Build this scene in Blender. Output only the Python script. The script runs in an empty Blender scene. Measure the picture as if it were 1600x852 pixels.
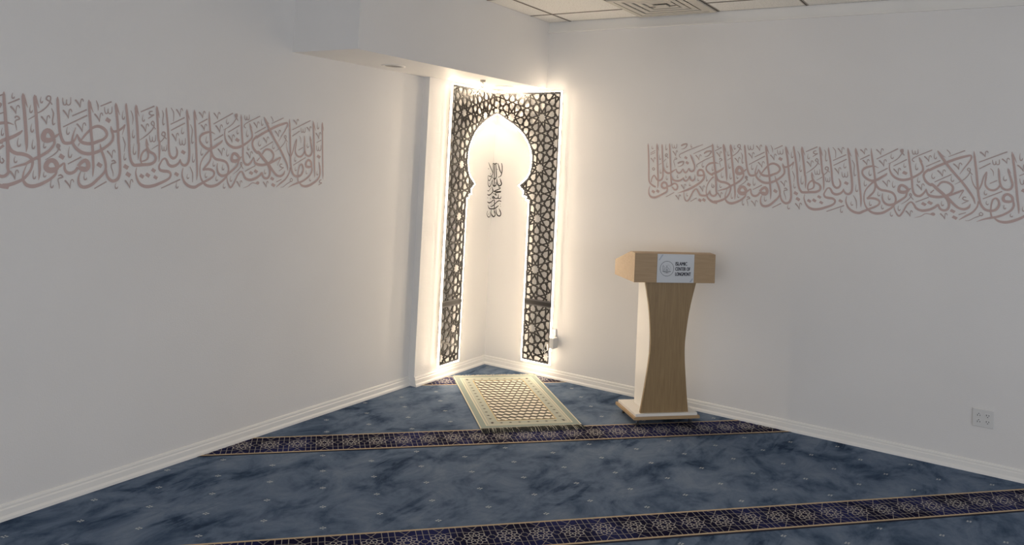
import bpy, bmesh, math, random
from mathutils import Vector, Matrix
random.seed(4)
sc = bpy.context.scene
COL = sc.collection

# ------------------------------------------------------------------ camera
CAM = (3.681188, -5.445217, 1.7)
RIGHT = (0.84053979, 0.53961321, 0.04806704)
DOWN = (0.01792566, 0.06097449, -0.99797835)
FWD = (-0.54145317, 0.83970215, 0.04157856)
cd = bpy.data.cameras.new('camera'); cam = bpy.data.objects.new('camera', cd); COL.objects.link(cam)
m = Matrix.Identity(4)
for i in range(3):
    m[i][0] = RIGHT[i]; m[i][1] = -DOWN[i]; m[i][2] = -FWD[i]; m[i][3] = CAM[i]
cam.matrix_world = m
cd.sensor_width = 36.0; cd.sensor_fit = 'HORIZONTAL'
cd.lens = 1202.813 / 1600 * 36
cd.shift_y = -(426 - 204.04) / 1600
cd.clip_start = 0.05; cd.clip_end = 60
sc.camera = cam

# ------------------------------------------------------------------ world, light, exposure
sc.view_settings.view_transform = 'Standard'; sc.view_settings.look = 'None'
sc.view_settings.gamma = 1; sc.view_settings.use_curve_mapping = False
sc.view_settings.exposure = 0.0
sc.cycles.use_denoising = True
w = bpy.data.worlds.new('world'); sc.world = w; w.use_nodes = True
bg = w.node_tree.nodes['Background']; bg.inputs[0].default_value = (0.80, 0.88, 1.0, 1); bg.inputs[1].default_value = 0.10
LED_COLOR = (1.0, 0.80, 0.58); LED_POWER = 110.0; DOWNLIGHT_POWER = 7.0

def area(name, loc, rot, sx, sy, power, color):
    l = bpy.data.lights.new(name, 'AREA'); l.shape = 'RECTANGLE'; l.size = sx; l.size_y = sy
    l.energy = power; l.color = color
    o = bpy.data.objects.new(name, l); COL.objects.link(o); o.location = loc; o.rotation_euler = rot
    return o
R90 = math.pi / 2
DAY = (0.985, 0.98, 1.0)
# daylight through the two windows behind the camera: in the wall facing wall_right and in the wall facing wall_left
area('daylight_back', (3.6, -8.9, 1.35), (R90, 0, 0), 5.5, 1.9, 82, DAY)
area('daylight_side', (7.9, -4.6, 1.35), (R90, 0, R90), 6.0, 1.9, 87, DAY)

# ------------------------------------------------------------------ helpers
def mat(name, color, rough=0.6, metal=0.0, spec=0.5, emit=None, strength=0.0):
    ma = bpy.data.materials.new(name); ma.use_nodes = True
    b = ma.node_tree.nodes['Principled BSDF']
    b.inputs['Base Color'].default_value = (*color, 1); b.inputs['Roughness'].default_value = rough
    b.inputs['Metallic'].default_value = metal; b.inputs['Specular IOR Level'].default_value = spec
    if emit:
        b.inputs['Emission Color'].default_value = (*emit, 1); b.inputs['Emission Strength'].default_value = strength
    return ma

def nodes(ma):
    t = ma.node_tree
    return t, t.nodes, t.links, t.nodes['Principled BSDF']

def noise_node(t, scale, detail=4, rough=0.55, dist=0.0, vec=None):
    n = t.nodes.new('ShaderNodeTexNoise')
    n.inputs['Scale'].default_value = scale; n.inputs['Detail'].default_value = detail
    n.inputs['Roughness'].default_value = rough; n.inputs['Distortion'].default_value = dist
    if vec is not None: t.links.new(vec, n.inputs['Vector'])
    return n

def ramp(t, fac, stops):
    r = t.nodes.new('ShaderNodeValToRGB'); e = r.color_ramp.elements
    while len(e) < len(stops): e.new(0.5)
    for el, (p, c) in zip(e, stops):
        el.position = p; el.color = (*c, 1)
    t.links.new(fac, r.inputs[0]); return r

def mapping(t, scale=(1, 1, 1), rot=(0, 0, 0)):
    tc = t.nodes.new('ShaderNodeTexCoord'); mp = t.nodes.new('ShaderNodeMapping')
    mp.inputs['Scale'].default_value = scale; mp.inputs['Rotation'].default_value = rot
    t.links.new(tc.outputs['Object'], mp.inputs[0]); return mp.outputs[0]

def bump(t, height, strength, dist, b):
    n = t.nodes.new('ShaderNodeBump'); n.inputs['Strength'].default_value = strength; n.inputs['Distance'].default_value = dist
    t.links.new(height, n.inputs['Height']); t.links.new(n.outputs[0], b.inputs['Normal'])

class MB:
    def __init__(self): self.v = []; self.f = []; self.m = []
    def face(self, pts, mi=0):
        k = len(self.v); self.v += [tuple(p) for p in pts]; self.f.append(tuple(range(k, k + len(pts)))); self.m.append(mi)
    def box(self, lo, hi, mi=0, M=None):
        x0, y0, z0 = lo; x1, y1, z1 = hi
        p = [Vector(q) for q in ((x0,y0,z0),(x1,y0,z0),(x1,y1,z0),(x0,y1,z0),(x0,y0,z1),(x1,y0,z1),(x1,y1,z1),(x0,y1,z1))]
        if M is not None: p = [M @ q for q in p]
        k = len(self.v); self.v += [tuple(q) for q in p]
        for f in ((0,3,2,1),(4,5,6,7),(0,1,5,4),(1,2,6,5),(2,3,7,6),(3,0,4,7)):
            self.f.append(tuple(k + i for i in f)); self.m.append(mi)
    def prism(self, poly, fn, d0, d1, mi=0):
        """polygon poly (a, b) pushed from depth d0 to d1; fn(a, b, d) -> point"""
        k = len(self.v); n = len(poly)
        self.v += [tuple(fn(a, b, d0)) for a, b in poly] + [tuple(fn(a, b, d1)) for a, b in poly]
        self.f.append(tuple(k + i for i in range(n))[::-1]); self.m.append(mi)
        self.f.append(tuple(k + n + i for i in range(n))); self.m.append(mi)
        for i in range(n):
            j = (i + 1) % n
            self.f.append((k + i, k + j, k + n + j, k + n + i)); self.m.append(mi)
    def sweep(self, path, prof, closed=False, mi=0, up=None):
        """profile [(side, up)] carried along a 3-D path lying in a plane of normal up"""
        n = len(path); P = [Vector(p) for p in path]; U = Vector(up); rings = []
        for i in range(n):
            a = P[i] - P[i - 1] if (i > 0 or closed) else P[1] - P[0]
            b = P[(i + 1) % n] - P[i] if (i < n - 1 or closed) else P[-1] - P[-2]
            a.normalize(); b.normalize(); s1 = a.cross(U); s2 = b.cross(U); s = s1 + s2
            if s.length < 1e-6: s = s1
            s.normalize(); k = 1 / max(0.35, s.dot(s1))
            rings.append([P[i] + s * (q[0] * k) + U * q[1] for q in prof])
        k = len(self.v); c = len(prof)
        for r in rings: self.v += [tuple(q) for q in r]
        for i in range(n if closed else n - 1):
            for j in range(c):
                a, b = k + i * c, k + ((i + 1) % n) * c
                self.f.append((a + j, a + (j + 1) % c, b + (j + 1) % c, b + j)); self.m.append(mi)
        if not closed:
            self.f.append(tuple(k + j for j in range(c))); self.m.append(mi)
            self.f.append(tuple(k + (n - 1) * c + j for j in range(c))[::-1]); self.m.append(mi)
    def tube(self, pts, r, seg=8, mi=0):
        P = [Vector(p) for p in pts]; n = len(P); rings = []
        t0 = (P[1] - P[0]).normalized(); ref = Vector((0, 0, 1)) if abs(t0.z) < 0.9 else Vector((1, 0, 0))
        x = t0.cross(ref).normalized()
        for i in range(n):
            t = ((P[min(i + 1, n - 1)] - P[max(i - 1, 0)])).normalized()
            x = (x - t * x.dot(t)).normalized(); y = t.cross(x)
            rr = r[i] if isinstance(r, (list, tuple)) else r
            rings.append([P[i] + (x * math.cos(2 * math.pi * j / seg) + y * math.sin(2 * math.pi * j / seg)) * rr for j in range(seg)])
        k = len(self.v)
        for g in rings: self.v += [tuple(q) for q in g]
        for i in range(n - 1):
            for j in range(seg):
                a = k + i * seg; b = a + seg
                self.f.append((a + j, a + (j + 1) % seg, b + (j + 1) % seg, b + j)); self.m.append(mi)
        self.f.append(tuple(k + j for j in range(seg))[::-1]); self.m.append(mi)
        self.f.append(tuple(k + (n - 1) * seg + j for j in range(seg))); self.m.append(mi)
    def disc(self, fn, ca, cb, r, d, seg=12, mi=0):
        self.face([fn(ca + r * math.cos(2 * math.pi * i / seg), cb + r * math.sin(2 * math.pi * i / seg), d) for i in range(seg)], mi)
    def lathe(self, prof, c, seg=32, mi=0):
        """(radius, z) profile turned about the vertical through c"""
        k = len(self.v); n = len(prof)
        for i in range(seg):
            a = 2 * math.pi * i / seg
            self.v += [(c[0] + r * math.cos(a), c[1] + r * math.sin(a), c[2] + z) for r, z in prof]
        for i in range(seg):
            for j in range(n - 1):
                a = k + i * n + j; b = k + ((i + 1) % seg) * n + j
                self.f.append((a, b, b + 1, a + 1)); self.m.append(mi)
    def ribbon(self, pts, fn, d, mi=0):
        """smooth brush stroke through pts (a, b, width); flat, on depth d"""
        q = smooth(pts); n = len(q)
        if n < 2: return
        L = []; Rr = []; D = [d + 2e-6 * i for i in range(n)]
        for i in range(n):
            a = q[max(i - 1, 0)]; b = q[min(i + 1, n - 1)]
            tx, ty = b[0] - a[0], b[1] - a[1]; l = math.hypot(tx, ty) or 1
            nx, ny = -ty / l, tx / l; h = q[i][2] / 2
            L.append((q[i][0] + nx * h, q[i][1] + ny * h)); Rr.append((q[i][0] - nx * h, q[i][1] - ny * h))
        k = len(self.v)
        for l, r, e in zip(L, Rr, D):
            self.v.append(tuple(fn(l[0], l[1], e))); self.v.append(tuple(fn(r[0], r[1], e)))
        for i in range(n - 1):
            a = k + 2 * i
            self.f.append((a, a + 1, a + 3, a + 2)); self.m.append(mi)
    def build(self, name, mats, parent=None, smooth_shade=False, bevel=0.0, fix=True, loc=None):
        me = bpy.data.meshes.new(name); me.from_pydata(self.v, [], self.f)
        for q in (mats if isinstance(mats, (list, tuple)) else [mats]): me.materials.append(q)
        me.polygons.foreach_set('material_index', self.m)
        me.update()
        if fix:
            bm = bmesh.new(); bm.from_mesh(me)
            bmesh.ops.recalc_face_normals(bm, faces=bm.faces); bm.to_mesh(me); bm.free()
        if smooth_shade:
            me.polygons.foreach_set('use_smooth', [True] * len(me.polygons))
        o = bpy.data.objects.new(name, me); COL.objects.link(o)
        if parent: o.parent = parent; o.matrix_parent_inverse = parent.matrix_basis.inverted()
        if bevel:
            b = o.modifiers.new('bevel', 'BEVEL'); b.width = bevel; b.segments = 2; b.limit_method = 'ANGLE'; b.angle_limit = math.radians(40)
        return o

from mathutils.geometry import delaunay_2d_cdt
def union_plate(polys, keep=None):
    """union of flat polygons as one clean set of triangles: (points, triangles, outline edges)"""
    vs, fs = [], []
    for q in polys:
        ar = sum(q[i][0] * q[(i + 1) % len(q)][1] - q[(i + 1) % len(q)][0] * q[i][1] for i in range(len(q)))
        if abs(ar) < 1e-10: continue
        if ar < 0: q = q[::-1]
        k = len(vs); vs += [Vector((a, b)) for a, b in q]; fs.append(list(range(k, k + len(q))))
    V, E, Fc, _, _, of = delaunay_2d_cdt(vs, [], fs, 0, 1e-5)
    tri = [f for f, o in zip(Fc, of) if o]
    if keep: tri = [f for f in tri if keep(sum((V[i] for i in f), Vector((0, 0))) / len(f))]
    cnt = {}
    for f in tri:
        for i in range(len(f)):
            cnt[(f[i], f[(i + 1) % len(f)])] = 1
    rim = [e for e in cnt if (e[1], e[0]) not in cnt]
    return V, tri, rim
def plate_to(g, V, tri, rim, fn, d0, d1, mi=0):
    k = len(g.v); n = len(V)
    g.v += [tuple(fn(p[0], p[1], d1)) for p in V] + [tuple(fn(p[0], p[1], d0)) for p in V]
    for f in tri:
        g.f.append(tuple(k + i for i in f)); g.m.append(mi); g.f.append(tuple(k + n + i for i in f[::-1])); g.m.append(mi)
    for a, b in rim: g.f.append((k + a, k + b, k + n + b, k + n + a)); g.m.append(mi)

def smooth(pts, step=0.006):
    """centripetal Catmull-Rom through (a, b, w)"""
    if len(pts) == 2:
        return list(pts)
    P = [tuple(2 * pts[0][k] - pts[1][k] for k in range(3))] + list(pts) + [tuple(2 * pts[-1][k] - pts[-2][k] for k in range(3))]
    out = []
    for i in range(1, len(P) - 2):
        p0, p1, p2, p3 = P[i - 1], P[i], P[i + 1], P[i + 2]
        d = lambda a, b: max(1e-4, math.hypot(a[0] - b[0], a[1] - b[1])) ** 0.5
        t0 = 0; t1 = t0 + d(p0, p1); t2 = t1 + d(p1, p2); t3 = t2 + d(p2, p3)
        n = max(2, min(10, int(math.hypot(p1[0] - p2[0], p1[1] - p2[1]) / step)))
        for s in range(n):
            t = t1 + (t2 - t1) * s / n; r = []
            for k in range(2):
                A1 = (t1 - t) / (t1 - t0) * p0[k] + (t - t0) / (t1 - t0) * p1[k]
                A2 = (t2 - t) / (t2 - t1) * p1[k] + (t - t1) / (t2 - t1) * p2[k]
                A3 = (t3 - t) / (t3 - t2) * p2[k] + (t - t2) / (t3 - t2) * p3[k]
                B1 = (t2 - t) / (t2 - t0) * A1 + (t - t0) / (t2 - t0) * A2
                B2 = (t3 - t) / (t3 - t1) * A2 + (t - t1) / (t3 - t1) * A3
                r.append((t2 - t) / (t2 - t1) * B1 + (t - t1) / (t2 - t1) * B2)
            f = s / n; r.append(p1[2] * (1 - f) + p2[2] * f); out.append(tuple(r))
    out.append(tuple(pts[-1])); return out

def empty(name, loc, label, cat, group=None, rz=0.0):
    o = bpy.data.objects.new(name, None); COL.objects.link(o); o.location = loc; o.rotation_euler = (0, 0, rz)
    o.empty_display_size = 0.1; o['label'] = label; o['category'] = cat
    if group: o['group'] = group
    return o
def tag(o, label, cat, group=None):
    o['label'] = label; o['category'] = cat
    if group: o['group'] = group
    return o
def struct(o): o['kind'] = 'structure'; return o

# ------------------------------------------------------------------ materials
def wall_paint(name, color, tex_scale=140, strength=0.25):
    ma = mat(name, color, 0.55, spec=0.35); t, N, L, b = nodes(ma)
    v = mapping(t); n = noise_node(t, tex_scale, 3, 0.6, 0.0, v); n2 = noise_node(t, 1.1, 3, 0.5, 0.3, v)
    r = ramp(t, n2.outputs[0], [(0.3, tuple(c * 0.97 for c in color)), (0.7, tuple(min(1, c * 1.02) for c in color))])
    L.new(r.outputs[0], b.inputs['Base Color'])
    bump(t, n.outputs[0], strength, 0.0025, b); return ma
M_WALL = wall_paint('white_wall_paint', (0.80, 0.79, 0.775))
M_WALL_ROUGH = wall_paint('orange_peel_wall_paint', (0.82, 0.81, 0.79), 90, 0.5)
M_TRIM = mat('white_trim_paint', (0.84, 0.83, 0.80), 0.35)
M_LED = mat('led_light', (1, 1, 1), 0.5, emit=LED_COLOR, strength=LED_POWER)

def carpet_material():
    ma = mat('blue_carpet_pile', (0.13, 0.17, 0.27), 0.95, spec=0.05); t, N, L, b = nodes(ma)
    a = math.radians(46.6)
    v = mapping(t, (1, 1, 1), (0, 0, -a))
    vs = mapping(t, (7.0, 1.1, 1), (0, 0, -a + 0.35))
    vs2 = mapping(t, (1.6, 1.15, 1), (0, 0, -a))
    patch = noise_node(t, 2.9, 9, 0.66, 0.4, vs2)          # footprints and brushed patches of pile
    streak = noise_node(t, 2.6, 4, 0.55, 0.6, vs)          # finger-wide strokes
    where = noise_node(t, 1.3, 2, 0.5, 0.2, v)
    def mth(op, x, y, z=None):
        n = N.new('ShaderNodeMath'); n.operation = op
        for i, q in enumerate((x, y, z)):
            if q is None: continue
            if isinstance(q, (int, float)): n.inputs[i].default_value = q
            else: L.new(q, n.inputs[i])
        return n.outputs[0]
    mask = ramp(t, where.outputs[0], [(0.50, (0, 0, 0)), (0.60, (1, 1, 1))])
    st = ramp(t, streak.outputs[0], [(0.40, (1, 1, 1)), (0.48, (0, 0, 0))])
    dark = mth('MULTIPLY', mask.outputs[0], st.outputs[0])
    val = mth('MULTIPLY_ADD', dark, -0.085, patch.outputs[0])
    r = ramp(t, val, [(0.33, (0.030, 0.052, 0.096)), (0.42, (0.074, 0.112, 0.180)), (0.50, (0.120, 0.166, 0.246)), (0.64, (0.180, 0.232, 0.315))])
    L.new(r.outputs[0], b.inputs['Base Color'])
    pile = noise_node(t, 420, 2, 0.6, 0, v); bump(t, pile.outputs[0], 0.6, 0.004, b)
    return ma
M_CARPET = carpet_material()
M_STRIPE = mat('navy_carpet_stripe', (0.012, 0.013, 0.055), 0.95, spec=0.05)
t, N, L, b = nodes(M_STRIPE); v = mapping(t); n_ = noise_node(t, 3.2, 3, 0.5, 0.3, v)
r_ = ramp(t, n_.outputs[0], [(0.40, (0.006, 0.006, 0.026)), (0.62, (0.020, 0.024, 0.095))]); L.new(r_.outputs[0], b.inputs['Base Color'])
M_ROSETTE = mat('pale_carpet_rosette', (0.50, 0.48, 0.46), 0.95, spec=0.05)
M_STRIPE_LINE = mat('cream_carpet_line', (0.31, 0.29, 0.27), 0.95, spec=0.05)
M_STRIPE_EDGE = mat('gold_carpet_edge', (0.55, 0.43, 0.29), 0.95, spec=0.05)
M_MOTIF = mat('pale_carpet_motif', (0.56, 0.60, 0.62), 0.95, spec=0.05)
M_SEAM = mat('carpet_seam', (0.03, 0.03, 0.045), 0.95, spec=0.05)
# ---- stroke centre lines of the wall lettering, in half millimetres on the wall: along, up, width
MAIN="""4786,865,6 4787,832,24 4802,709,26 4820,501,26 4840,294,24 4852,170,18 4854,124,4
4788,853,18 4803,808,14 4821,751,4
4767,346,8 4785,293,24 4797,235,24 4794,169,24 4760,119,28 4698,78,34 4625,45,36 4562,33,34 4503,45,28 4464,77,16
4770,342,16 4789,301,4
4628,871,6 4636,822,24 4658,659,26 4671,536,26 4691,332,26 4707,201,20 4709,144,6
4634,850,20 4652,807,16 4678,743,4
4592,676,6 4598,640,20 4627,543,24 4640,478,24 4619,429,28 4580,418,28 4541,438,24 4518,490,22 4508,554,22 4502,635,20 4496,675,6
4596,664,16 4624,613,4
4521,490,16 4510,457,22 4481,420,26 4449,405,28 4407,412,26 4376,444,24 4365,484,18 4371,548,20 4377,624,8 4349,563,16 4328,475,18 4303,410,18 4286,390,16
4215,573,6 4233,494,10 4257,440,14 4290,402,20
4649,282,28 4636,339,32 4591,368,32 4554,336,32 4558,288,36 4601,279,36 4649,290,24
4648,298,20 4658,241,24 4637,188,24 4575,134,26 4494,93,28 4423,73,26 4353,51,18 4284,17,4
4241,867,6 4250,796,24 4278,560,26 4292,401,26 4305,306,26 4327,227,26 4363,176,30 4416,158,32 4477,175,30 4511,234,26 4497,295,24 4474,314,22 4449,294,20 4433,237,16 4428,173,16 4429,133,16 4440,81,18
3854,863,6 3873,832,28 3924,751,32 3989,655,30 4086,535,28 4151,451,28 4207,367,28 4248,297,24 4265,230,8
3872,839,20 3906,803,16 3941,783,4
4301,266,20 4286,195,20 4236,123,24 4170,76,24 4100,23,6
4097,581,6 4136,647,12 4185,721,16 4216,782,20 4211,813,24 4164,804,30 4058,767,34 3946,714,34 3846,662,34 3757,611,34 3772,629,34 3720,583,30 3708,552,26 3710,525,26 3742,466,32 3796,430,34 3797,442,36 3867,380,40 3939,313,40 3985,237,32 3990,175,28 3966,135,30 3924,129,30 3892,151,26 3874,197,18 3842,166,22 3874,193,26 3826,150,30 3764,120,34 3692,108,34 3636,132,30 3606,178,26 3577,207,20 3535,173,20 3506,118,20 3482,66,22 3443,20,26 3406,66,18 3388,117,12 3382,160,6
3860,417,20 3908,473,28 3974,472,28 4026,423,28 4023,369,26 3972,317,30 3874,288,36 3780,300,36 3758,319,26 3740,379,10
4095,286,6 4120,341,10 4141,388,16 4089,363,28 4014,326,28 3958,305,32
3958,305,36 4032,222,32 4094,169,30 4154,158,32 4201,186,28 4218,229,6
3787,332,16 3826,374,12
3795,74,10 3818,82,24 3834,73,28 3824,63,24 3795,68,12 3740,73,10 3688,37,10 3618,13,4
3525,866,6 3531,822,24 3550,675,26 3568,557,26 3578,489,26 3587,385,26 3604,319,28 3633,290,32 3669,287,32 3703,314,28 3728,352,18 3739,383,6
3651,774,8 3668,727,24 3696,653,24 3698,608,24 3666,569,26 3598,521,30 3529,488,34 3460,478,36 3388,504,32 3347,546,26 3325,596,18 3319,661,12 3331,694,8
3656,764,16 3692,715,4
3520,320,28 3537,354,34 3496,401,38 3456,410,34 3434,373,34 3440,333,44 3489,323,44 3535,347,32 3568,379,10
3528,328,24 3514,272,24 3478,238,26 3420,193,30 3363,158,34 3312,154,32 3270,180,28 3247,238,18 3247,295,8
3194,619,6 3135,639,18 3086,631,28 3032,608,32 3006,578,24 3004,543,20 3020,509,28 3066,468,32 3116,449,34 3181,466,34 3236,504,30 3280,535,26 3295,558,6
3149,442,36 3179,379,32 3223,341,32 3291,329,32 3360,309,30 3395,262,26 3400,204,24 3373,138,26 3317,87,30 3253,47,34 3180,33,36 3121,47,32 3074,86,24 3041,149,18 3030,233,16 3038,297,16 3066,354,18 3111,409,22 3141,442,28
3100,868,6 3107,790,24 3130,649,26 3147,536,26 3155,471,28 3159,364,24 3143,307,24 3102,256,26 3065,216,18
3065,214,20 3117,224,30 3174,218,32 3213,190,26 3210,154,24 3173,122,26 3102,86,30 3025,47,34 2981,24,36 2914,33,36 2857,71,30 2828,119,22 2814,174,16 2823,233,8
2915,870,6 2915,839,24 2933,707,26 2957,534,26 2959,512,26 2978,358,26 2995,218,24 2998,148,18 2997,101,4
2918,850,20 2936,799,14 2955,752,4
2820,867,6 2823,839,24 2845,702,26 2869,529,26 2874,494,28 2886,369,28 2880,296,30 2850,261,32 2819,263,30 2791,290,22 2780,328,6
2822,852,20 2846,792,14 2866,752,4
2783,321,14 2765,283,26 2729,255,34 2684,247,36 2647,266,32 2627,303,28 2605,327,24 2580,318,20 2555,277,20 2541,237,22 2556,205,30 2600,194,36 2653,188,34 2681,164,26 2674,128,26 2636,98,30 2565,66,34 2495,40,36 2418,30,38 2360,46,34 2323,82,26 2299,134,20 2289,179,14 2297,226,6
2580,866,6 2582,833,22 2608,686,24 2631,518,26 2631,516,26 2642,415,26 2663,355,28 2695,332,34 2724,343,28 2741,378,24 2736,419,22 2718,459,6
2469,871,6 2473,844,26 2495,678,26 2518,512,26 2522,511,26 2533,411,24 2536,344,20 2537,288,4
2472,857,22 2491,805,16 2510,747,4
2241,866,6 2242,830,26 2273,630,28 2295,468,28 2296,480,28 2304,402,24 2304,343,18 2303,302,4
2244,853,22 2263,800,16 2284,747,4
2378,527,6 2381,484,20 2396,429,28 2423,393,28 2471,370,28 2495,336,28 2487,292,30 2443,265,34 2366,256,36 2304,250,36 2263,250,34 2234,282,28 2212,346,26 2199,430,26 2190,528,28 2171,656,28 2148,784,26 2137,847,24 2135,872,6
2379,517,16 2412,451,4
2397,419,26 2357,391,22 2334,344,22 2334,298,22 2348,266,16
2398,405,24 2412,360,22 2404,317,22 2377,298,18 2346,290,14
2029,865,6 2032,832,26 2060,681,28 2083,490,28 2083,489,28 2104,362,28 2119,234,28 2119,151,30 2098,103,34 2053,85,34 2012,109,30 1989,149,24 1977,200,20
2032,851,22 2056,795,16 2079,745,4
1899,452,6 1915,393,24 1946,325,26 1971,244,26 1971,193,24 1948,152,26 1904,105,30 1846,51,34 1792,27,36 1749,30,34 1722,60,26 1714,109,18 1722,152,12 1737,184,6
1996,629,6 2004,588,24 2024,538,26 2024,494,26 2027,499,26 2000,459,28 1952,416,30 1904,383,32 1849,359,34 1794,348,36 1738,355,36 1687,384,32 1652,419,28 1634,460,22 1630,480,20 1636,529,14 1655,594,6
1999,613,16 2018,582,26 2044,579,28 2082,593,26 2120,624,24 2141,654,14 2131,602,10 2118,551,4
1717,478,16 1750,528,24 1790,575,26 1819,603,28 1868,620,32 1919,605,34 1954,572,32 1961,535,30 1933,498,30 1872,469,34 1817,448,36 1750,449,36 1712,464,32 1692,494,26 1674,534,6
1469,871,6 1471,842,26 1489,700,28 1511,552,28 1529,493,28 1534,480,28 1557,445,32 1588,440,34 1623,448,30 1654,475,22 1674,534,8
1700,447,12 1691,414,4
1761,871,6 1764,839,26 1785,692,28 1808,539,28 1824,445,28 1839,321,28 1849,228,24 1851,166,16 1850,124,4
1767,852,24 1789,798,16 1813,749,4
1702,225,32 1732,263,36 1767,283,42 1795,258,44 1799,221,44 1780,193,46 1737,201,46 1708,219,36
1724,213,28 1773,208,28
1702,216,26 1678,176,30 1638,157,34 1606,163,32 1583,192,26 1572,252,16 1543,228,24 1510,206,26
1511,191,34 1507,233,46 1482,268,46 1448,274,46 1418,248,46 1411,210,52 1437,184,58 1482,185,58 1510,203,40
1508,191,22 1502,149,24 1465,107,28 1411,71,32 1357,45,36 1303,33,38 1258,44,34 1229,76,26 1218,105,18 1223,163,14 1243,228,6
1456,483,44 1435,532,46 1400,551,46 1374,523,46 1368,490,52 1378,466,52 1406,458,52 1457,473,40
1456,483,30 1483,505,26 1507,527,12
1468,476,22 1468,428,24 1435,373,28 1392,336,30 1350,308,30 1307,286,30 1270,262,30 1234,238,26 1155,213,18 1107,194,4
1069,433,32 1080,393,34 1106,352,34 1147,330,36 1201,324,36 1251,308,34 1285,280,30 1293,245,26 1286,199,24 1262,146,26 1222,99,30 1165,67,34 1099,44,36 1052,40,36 1109,26,40 1037,38,38 988,67,32 957,106,24 940,163,16 942,222,14 962,293,16 1001,354,20 1041,397,26
1267,870,6 1268,841,28 1288,714,30 1321,481,30 1325,463,30 1344,305,30 1357,188,26 1358,130,18 1355,90,4
1271,859,24 1293,802,16 1314,750,4
1167,873,6 1169,843,28 1195,677,30 1223,476,30 1227,429,28 1232,383,20 1230,343,4
1169,860,24 1192,804,18 1215,747,4
1009,872,6 1010,844,26 1030,693,28 1055,524,30 1069,440,30 1071,410,30 1083,268,28 1087,195,26 1095,161,26 1075,131,30 1046,120,32 1013,136,26 998,167,20 995,205,6
995,196,12 973,148,20 950,124,28 891,116,34 854,123,32 829,156,28 806,196,26 787,207,22 761,185,22 732,139,20 710,90,20 681,38,22 654,20,22 628,43,18 612,96,12 607,143,10 607,178,4
1112,583,6 1069,597,18 1028,595,28 975,582,32 937,548,24 926,512,20 938,477,28 974,444,32 1023,422,34 1020,433,34 1060,452,36 1111,476,34 1166,514,28 1187,539,8
16,849,6 18,815,22 34,644,24 45,461,24 50,342,24 63,270,26 94,235,28 134,210,32 167,199,26
93,265,16 94,302,18 112,349,22 135,371,22 162,336,24 185,307,28 217,298,28 252,315,28 271,354,24 271,414,24 270,501,24 259,591,24 247,743,24 241,821,22 240,843,6
158,853,6 160,813,24 172,649,26 189,437,26 194,380,26 200,289,24 200,217,18 198,179,4
163,825,20 177,783,14 193,742,4
271,507,20 290,460,28 324,425,32 369,415,32 406,435,28 443,458,22 480,485,6
358,858,6 360,831,22 374,656,24 393,446,24 399,360,24 406,300,24 413,253,24
414,241,28 450,266,28 488,258,28 507,222,26 492,179,28 460,177,28 424,217,24
414,241,28 377,224,28 342,219,24
345,219,28 332,260,32 298,276,32 267,260,32 259,220,34 283,191,36 327,194,36 348,213,30
352,201,20 339,140,26 280,100,30 217,66,32 154,41,34 102,44,32 70,75,24 58,123,16 64,178,12 79,213,6
478,485,6 488,445,24 519,425,30 553,445,24 581,491,6 595,453,24 622,434,30 649,461,22 671,505,6 685,469,26 716,457,30 746,477,26 755,528,24 732,598,24 702,662,24 681,703,6
685,697,16 705,668,14 725,647,4
402,372,24 429,326,28 474,307,30 524,310,32 566,332,24 591,362,8 603,327,26 627,313,30 657,331,24 688,391,8 696,344,24 728,323,30 759,344,24 764,412,6
806,418,34 805,457,34 834,486,34 874,477,34 896,436,32 904,401,32 893,357,32 853,309,34 788,260,36 717,215,36 644,179,32 584,156,20 512,127,4
803,432,28 807,405,28 849,405,28 894,410,24"""
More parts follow.
